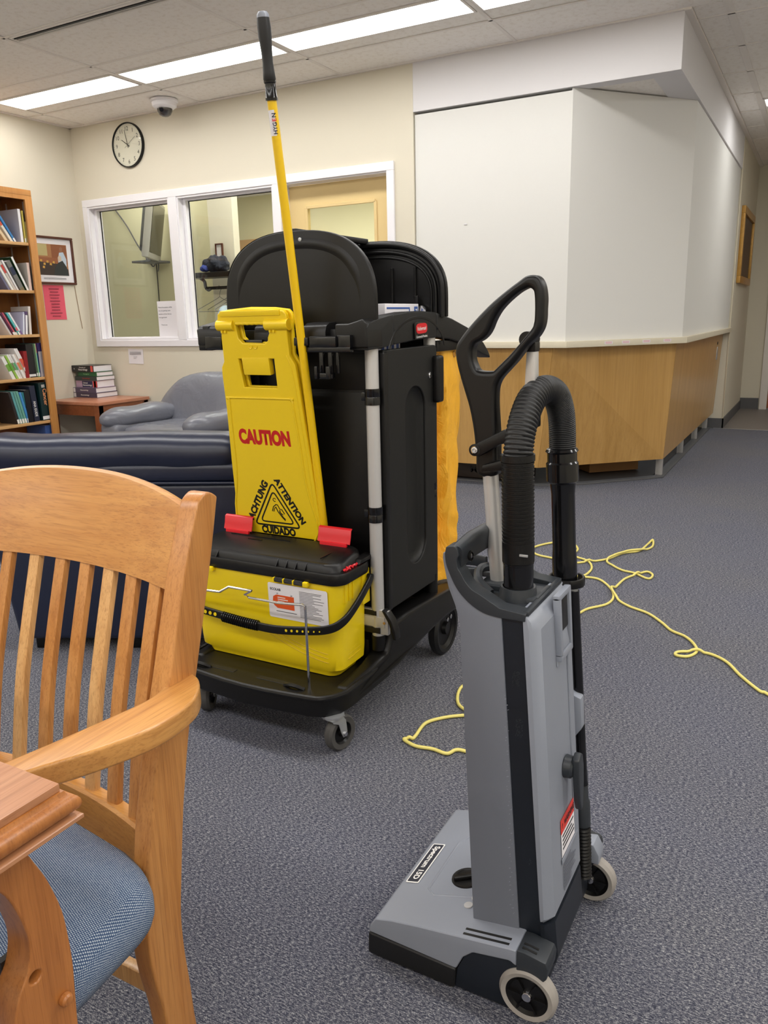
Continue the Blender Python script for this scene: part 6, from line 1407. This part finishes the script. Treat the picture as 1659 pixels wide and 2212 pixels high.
for c, s in (((-0.330, 1.058, 0.0495), -1), ((-0.309, 1.385, 0.0495), 1)):
    q = BM(); wheel(q, c, 0.0495, 0.026, (0, 1, 0), 0.74, 48); tw = K('wheel', q, M['tyreg'])
    q = BM(); lathe(q, [(0, -0.009), (0.030, -0.007), (0.0367, -0.011), (0.0367, 0.011), (0.030, 0.007), (0, 0.009)], c, (0, 1, 0), 40, close=False)
    for k in range(6):
        a = k*math.pi/3; mmw = Matrix.Translation(c) @ Matrix.Rotation(a, 4, 'Y'); bx(q, 0.012, 0.033, -0.012, 0.012, -0.0015, 0.0015, mtx=mmw)
    obj('hub', q, M['black'], tw)
    q = BM(); lathe(q, [(0, -0.0135), (0.0075, -0.0135), (0.009, -0.011), (0.009, 0.011), (0.0075, 0.0135), (0, 0.0135)], c, (0, 1, 0), 20); obj('axle_cap', q, M['chrome'], tw)
q = BM(); prism(q, [(-0.330, 0.10), (-0.325, 0.135), (-0.302, 0.14), (-0.290, 0.118), (-0.290, 0.098)], 'y', 1.36, 1.40, 0.004); K('wheel_bracket', q, M['vgrey2'])
# scuffs on the dark strip and shell edge
q = BM(); rs_ = random.Random(5)
def scuff(q, cx, cz, n, sx, sz, ang, x_of):
    for k in range(n):
        x = cx+rs_.uniform(-sx, sx); z_ = cz+rs_.uniform(-sz, sz); l_ = rs_.uniform(0.001, 0.0045); w_ = rs_.uniform(0.0002, 0.0006)
        mmq = Matrix.Translation((x, x_of, z_)) @ Matrix.Rotation(ang+rs_.uniform(-0.3, 0.3), 4, 'Y'); bx(q, -l_/2, l_/2, -0.0003, 0.0, -w_, w_, mtx=mmq)
scuff(q, -0.378, 0.590, 60, 0.006, 0.012, -0.9, VN+0.003); scuff(q, -0.371, 0.505, 46, 0.006, 0.016, -1.0, VN+0.003); scuff(q, -0.347, 0.27, 6, 0.003, 0.012, -1.2, VN+0.003)
obj('scuff_marks', q, M['dgrey'], vc, smooth=False)['kind'] = 'stuff'
q = BM()
for k in range(46): scuff(q, -0.376+0.0+(0.57-0.012*k)*0-0.024*((0.55-0.009*k)-0.15)/0.5*0.9, 0.56-0.009*k, 1, 0.003, 0.003, -0.7, VN)
obj('edge_scuffs', q, M['vgrey2'], vc, smooth=False)['kind'] = 'stuff'

# ================================================================== yellow power cord
p4_ = [(-0.56, 1.70), (-0.64, 1.765), (-0.741, 1.774), (-0.772, 1.769), (-0.787, 1.741), (-0.831, 1.745), (-0.876, 1.738), (-0.909, 1.747), (-0.925, 1.757), (-0.914, 1.765), (-0.904, 1.772), (-0.904, 1.79), (-0.909, 1.864), (-0.874, 1.918), (-0.827, 1.956), (-0.800, 1.972), (-0.833, 1.985), (-0.872, 2.015), (-0.9, 2.079), (-0.904, 2.137), (-0.861, 2.176), (-0.79, 2.30), (-0.76, 2.5), (-0.79, 2.68)]
p2_ = [(-0.783, 2.783), (-0.745, 2.908), (-0.726, 2.973), (-0.672, 3.056), (-0.666, 3.149), (-0.704, 3.258), (-0.784, 3.357), (-0.885, 3.346), (-0.847, 3.378), (-0.843, 3.491), (-0.887, 3.596), (-0.971, 3.657), (-0.986, 3.78), (-1.058, 3.886), (-1.129, 3.835)]
p1_ = [(-1.185, 3.735), (-1.183, 3.664), (-1.138, 3.598), (-1.049, 3.571), (-0.941, 3.547), (-0.899, 3.574), (-0.815, 3.661), (-0.768, 3.792), (-0.705, 3.864), (-0.688, 4.006), (-0.681, 4.094), (-0.66, 3.964), (-0.695, 3.868), (-0.758, 3.796), (-0.808, 3.648), (-0.763, 3.574), (-0.709, 3.522), (-0.654, 3.504), (-0.583, 3.45), (-0.575, 3.511), (-0.606, 3.548), (-0.636, 3.497), (-0.674, 3.408), (-0.686, 3.28), (-0.694, 3.235)]
p3_ = [(-0.643, 3.13), (-0.583, 3.069), (-0.503, 3.023), (-0.438, 2.947), (-0.394, 2.883), (-0.34, 2.846), (-0.301, 2.786), (-0.285, 2.724), (-0.307, 2.67), (-0.344, 2.665), (-0.341, 2.696), (-0.292, 2.72), (-0.24, 2.724), (-0.184, 2.68), (-0.133, 2.588), (-0.073, 2.502), (-0.048, 2.487), (0.05, 2.36), (0.3, 2.2), (0.7, 2.15)]
P = [(x, y, 0.0062) for x, y in p4_+p2_+p1_+p3_]
sp = smoothpath(P, 8)
fin = []
for i, p in enumerate(sp):     # lift one strand over the other where the cord crosses itself
    z_ = 0.0062
    for j in range(0, i-14):
        dd = (p.xy-sp[j].xy).length
        if dd < 0.022: z_ = max(z_, 0.0062+0.0105*(1-(dd/0.022)**2))
    fin.append(V((p.x, p.y, z_)))
q = BM(); tube(q, fin, 0.0050, 10)
solo('power_cord', q, M['cord'], 'pale yellow power cord looping over the carpet behind the vacuum', 'cord', ang=60)

# ================================================================== OAK ARMCHAIR in the foreground
oc = thing('oak_armchair', 'honey oak slatted armchair with a blue woven seat, cut off at lower left', 'chair', (-0.97, 0.5, 0))
def A_(nm, q, mt, par=None, **k): return obj(nm, q, mt, par or oc, **k)
post = [(0.852, 0.955-0.022), (0.838, 0.925-0.006), (0.824, 0.868), (0.8046, 0.8112), (0.7818, 0.7348), (0.756, 0.681), (0.7331, 0.6147), (0.7142, 0.5277), (0.7055, 0.4845), (0.6927, 0.4026), (0.684, 0.3381), (0.6837, 0.2785), (0.688, 0.213), (0.695, 0.13), (0.715, 0.04), (0.728, 0.0)]
post = [(0.8255, 0.9145), (0.8143, 0.882)]+post[2:]
post = [(0.8241, 0.9143), (0.8046, 0.8412), (0.7818, 0.7648), (0.756, 0.681), (0.7331, 0.6097), (0.7142, 0.5277), (0.7055, 0.4845), (0.6927, 0.4026), (0.684, 0.3381), (0.6837, 0.2785), (0.688, 0.217), (0.6927, 0.140), (0.708, 0.06), (0.725, 0.0)]
def postshape(x0, x1):
    q = BM(); dep = [0.040, 0.052, 0.055, 0.056, 0.058, 0.060, 0.062, 0.064, 0.064, 0.060, 0.054, 0.050, 0.048, 0.046]
    back = smoothpath([(y, z_, 0) for y, z_ in post], 4); front = smoothpath([(y-d, z_, 0) for (y, z_), d in zip(post, dep)], 4)
    pts = [(p.x, p.y) for p in back]+[(p.x, p.y) for p in front[::-1]]
    # rounded top
    t0, t1 = pts[0], pts[-1]; top = [(t1[0]+(t0[0]-t1[0])*k/8, t0[1]+0.010*math.sin(math.pi*k/8)) for k in range(1, 8)]
    prism(q, pts+top, 'x', x0, x1, 0.0035, 3); return q
A_('rear_post', postshape(-0.752, -0.720), M['oak_z'], ang=40); A_('rear_post', postshape(-1.272, -1.240), M['oak_z'], ang=40)
xm = -0.996
def bow(x, a=0.045): return a*(1-((x-xm)/0.245)**2)
def lofty(nm, fn, mt, n=28):   # a curved rail: fn(x) -> list of (y,z) section points
    q = BM(); rings = []
    for k in range(n+1):
        x = -1.241+0.490*k/n; rings.append([q.verts.new((x, y, z_)) for y, z_ in fn(x)])
    for A, B in zip(rings, rings[1:]): ringfill(q, A, B)
    q.faces.new(rings[0][::-1]); q.faces.new(rings[-1]); return A_(nm, q, mt, ang=35)
def crest(x):
    u = (x-xm)/0.245; zt = 0.936-0.028*abs(u)**2.2; zb = 0.800-0.012*(1-u*u)*0+0.0; b_ = bow(x, 0.040)
    yb, yt = 0.750+b_, 0.789+b_
    return [(yb-0.010, zb), (yb+0.010, zb-0.001), (yt+0.012, zt-0.008), (yt+0.009, zt-0.002), (yt+0.002, zt), (yt-0.004, zt-0.003), (yt-0.007, zt-0.009)]
lofty('crest_rail', crest, M['oak_x'])
def seatrail(x):
    b_ = bow(x, 0.038); y = 0.668+b_
    return [(y-0.012, 0.405), (y+0.014, 0.405), (y+0.014, 0.472), (y+0.010, 0.476), (y-0.008, 0.476), (y-0.012, 0.472)]
lofty('back_seat_rail', seatrail, M['oak_x'])
for k in range(8):
    xt_ = -0.787-0.0560*k; xb_ = -0.786-0.0565*k
    if k == 0: xt_ += 0.004; xb_ += 0.0
    yt_, yb_ = 0.750+bow(xt_, 0.040), 0.669+bow(xb_, 0.038); hw_ = 0.0115
    q = BM(); pth = smoothpath([(xb_, yb_, 0.470), (xb_*0.5+xt_*0.5, (yb_+yt_)/2-0.012, 0.62), (xt_, yt_, 0.802)], 8)
    tube(q, pth, 1, prof=[(a, c_) for a, c_ in rrect(0.023, 0.012, 0.003, 2)], upv=(0, 1, -0.25)); A_('back_slat', q, M['slat_pale'] if k in (2, 5) else M['oak_z'], ang=40)
# arms
def arm(sgn):
    def T(x): return x if sgn > 0 else 2*xm-x
    outer = [(-0.732, 0.752), (-0.705, 0.740), (-0.683, 0.718), (-0.667, 0.690), (-0.660, 0.655), (-0.660, 0.620), (-0.668, 0.585), (-0.688, 0.535), (-0.716, 0.480), (-0.735, 0.42), (-0.742, 0.36), (-0.735, 0.29), (-0.722, 0.25)]
    inner = [(-0.740, 0.722), (-0.729, 0.700), (-0.722, 0.675), (-0.722, 0.650), (-0.728, 0.613), (-0.740, 0.55), (-0.757, 0.476), (-0.778, 0.42), (-0.790, 0.36), (-0.788, 0.29), (-0.775, 0.24)]
    o_ = smoothpath([(T(x), y, 0) for x, y in outer], 4); i_ = smoothpath([(T(x), y, 0) for x, y in inner], 4)
    q = BM(); prism(q, [(p.x, p.y) for p in o_]+[(p.x, p.y) for p in i_[::-1]], 'z', 0.651, 0.680, 0.004, 3); A_('armrest', q, M['oak_y'], ang=40)
    x_ = T(-0.752); q = BM(); prism(q, [(0.262, 0.0), (0.300, 0.0), (0.312, 0.40), (0.325, 0.655), (0.270, 0.655), (0.262, 0.42)], 'x', x_-0.018, x_+0.018, 0.004); A_('front_post', q, M['oak_z'])
arm(1); arm(-1)
# seat
q = BM(); NXs, NYs = 30, 30
def seatpt(u, v):   # u,v in -1..1
    yb = 0.628; y = 0.20+(yb-0.20)*(v+1)/2
    hw_ = 0.345-0.045*((y-0.20)/0.43)**2
    e = 7
    return u, v
sec = []
for lev, (sc, z_) in enumerate(((0.93, 0.398), (0.985, 0.404), (1.0, 0.418), (1.0, 0.434), (0.985, 0.449), (0.94, 0.461), (0.85, 0.469), (0.70, 0.475), (0.45, 0.479), (0.2, 0.481))):
    ring = []
    for i in range(72):
        a = 2*math.pi*i/72; c, s = math.cos(a), math.sin(a); e = 2/14.0
        uu, vv = math.copysign(abs(c)**e, c), math.copysign(abs(s)**e, s)
        y = 0.415+0.212*vv*sc; hw_ = 0.352-0.030*((y-0.2)/0.43)**2
        x = xm+hw_*uu*sc
        if vv > 0: y += (0.012+bow(x, 0.036))*sc*min(1, vv)
        ring.append((x, y, z_))
    sec.append(ring)
uvk = {}
rings_ = [[q.verts.new(p) for p in s] for s in sec]
uvl = q.loops.layers.uv.new('UVMap')
tot = 0.0; ks = []
for lv in range(len(sec)): ks.append(1.0+max(0.0, 0.461-sec[lv][0][2])/0.30 if lv < 5 else 1.0)
for lv, r_ in enumerate(rings_):
    for i, v in enumerate(r_):
        base = sec[max(lv, 5)][i]; k_ = ks[lv]
        uvk[v] = (xm+(base[0]-xm)*k_, 0.415+(base[1]-0.415)*k_)
for A, B in zip(rings_, rings_[1:]): ringfill(q, A, B)
q.faces.new(rings_[0][::-1]); q.faces.new(rings_[-1])
for f in q.faces:
    for l_ in f.loops: l_[uvl].uv = uvk[l_.vert]
A_('seat_cushion', q, M['seatfab'], ang=75)
q = BM(); bx(q, -0.745, -0.725, 0.30, 0.66, 0.345, 0.405, 0.003); A_('side_seat_rail', q, M['oak_y']); q = BM(); bx(q, -1.267, -1.247, 0.30, 0.66, 0.345, 0.405, 0.003); A_('side_seat_rail', q, M['oak_y'])
q = BM(); bx(q, -1.245, -0.747, 0.27, 0.292, 0.345, 0.405, 0.003); A_('front_seat_rail', q, M['oak_x'])
for x_ in (-0.744, -1.268):
    q = BM(); bx(q, x_, x_+0.020, 0.29, 0.64, 0.105, 0.138, 0.003); A_('side_stretcher', q, M['oak_y'])
q = BM(); bx(q, -1.25, -0.742, 0.640, 0.658, 0.222, 0.252, 0.003); A_('rear_stretcher', q, M['slat_pale'])

# ================================================================== TABLE END in the near corner
tb_ = thing('oak_table', 'corner of an oak table with a moulded edge, nearest the camera', 'table', (-1.1, 0.1, 0))
q = BM(); bx(q, -1.75, -0.566, -0.50, 0.408, 0.742, 0.750, 0.0015); obj('tabletop', q, M['tabletop'], tb_)
def mould(prof):      # moulding run around the two visible sides, prof: (outward, z)
    q = BM(); rings = []
    for (cx, cyy, nx, ny) in ((-1.75, 0.408, 0, 1), (-0.566, 0.408, 1, 1), (-0.566, -0.50, 1, 0)):
        rings.append([q.verts.new((cx+nx*o_, cyy+ny*o_, z_)) for o_, z_ in prof])
    for A, B in zip(rings, rings[1:]): ringfill(q, A, B)
    q.faces.new(rings[0][::-1]); q.faces.new(rings[-1]); return q
K_ = []
for k in range(9):
    a = math.radians(80-160*k/8); K_.append((0.002+0.010*math.cos(a), 0.7285+0.0095*math.sin(a)))
obj('edge_bead', mould([(-0.03, 0.742), (0.002, 0.742), (0.003, 0.739)]+K_+[(0.0, 0.7185), (-0.03, 0.7185)]), M['tableleg'], tb_, ang=35)
K2 = [(0.009, 0.7175), (0.012, 0.7155), (0.012, 0.712), (0.008, 0.7095), (0.002, 0.7075)]
obj('edge_fillet', mould([(-0.03, 0.718)]+K2+[(-0.03, 0.7075)]), M['tabletop'], tb_, ang=35)
q = BM(); bx(q, -1.70, -0.600, 0.350, 0.368, 0.684, 0.708, 0.003); bx(q, -0.618, -0.600, -0.45, 0.350, 0.684, 0.708, 0.003); obj('apron', q, M['endtable'], tb_)
lo = [(0.330, 0.715), (0.372, 0.700), (0.389, 0.678), (0.396, 0.663), (0.407, 0.635), (0.417, 0.596), (0.420, 0.564), (0.421, 0.531), (0.419, 0.493), (0.417, 0.440), (0.418, 0.30), (0.425, 0.15), (0.44, 0.0)]
li = [(0.372, 0.0), (0.362, 0.15), (0.352, 0.30), (0.350, 0.44), (0.351, 0.50), (0.354, 0.523), (0.361, 0.542), (0.373, 0.560), (0.3785, 0.582), (0.377, 0.604), (0.368, 0.638), (0.356, 0.660), (0.33, 0.672)]
lo = [(p.x, p.y) for p in smoothpath([(a, b_, 0) for a, b_ in lo], 4)]; li = [(p.x, p.y) for p in smoothpath([(a, b_, 0) for a, b_ in li], 4)]
hole = [(0.3795+0.0065*math.cos(a), 0.549+0.0062*math.sin(a)) for a in [2*math.pi*k/24 for k in range(24)]]
ml = mmx.copy(); ml.translation = (-0.617, 0, 0)
leg = obj('leg', plate(lo+li, [hole], 0.034, 0.002, ml), M['tableleg'], tb_, ang=40)
q = BM(); lathe(q, [(0.0, 0.0), (0.006, 0.0), (0.007, 0.002), (0.0065, 0.006), (0.0045, 0.008), (0, 0.0085)], (-0.600, 0.405, 0.502), (1, 0, 0), 18); obj('peg', q, M['tableleg'], leg)
q = BM(); bx(q, -0.640, -0.633, 0.368, 0.392, 0.538, 0.560); obj('hole_back', q, M['ink'], leg)
l2 = copyobj(leg, tb_); l2.location = (-1.05, 0, 0)
for y_ in (-0.42,):
    for x_ in (-0.66, -1.70):
        q = BM(); bx(q, x_, x_+0.05, y_, y_+0.05, 0, 0.70, 0.004); obj('leg', q, M['tableleg'], tb_)
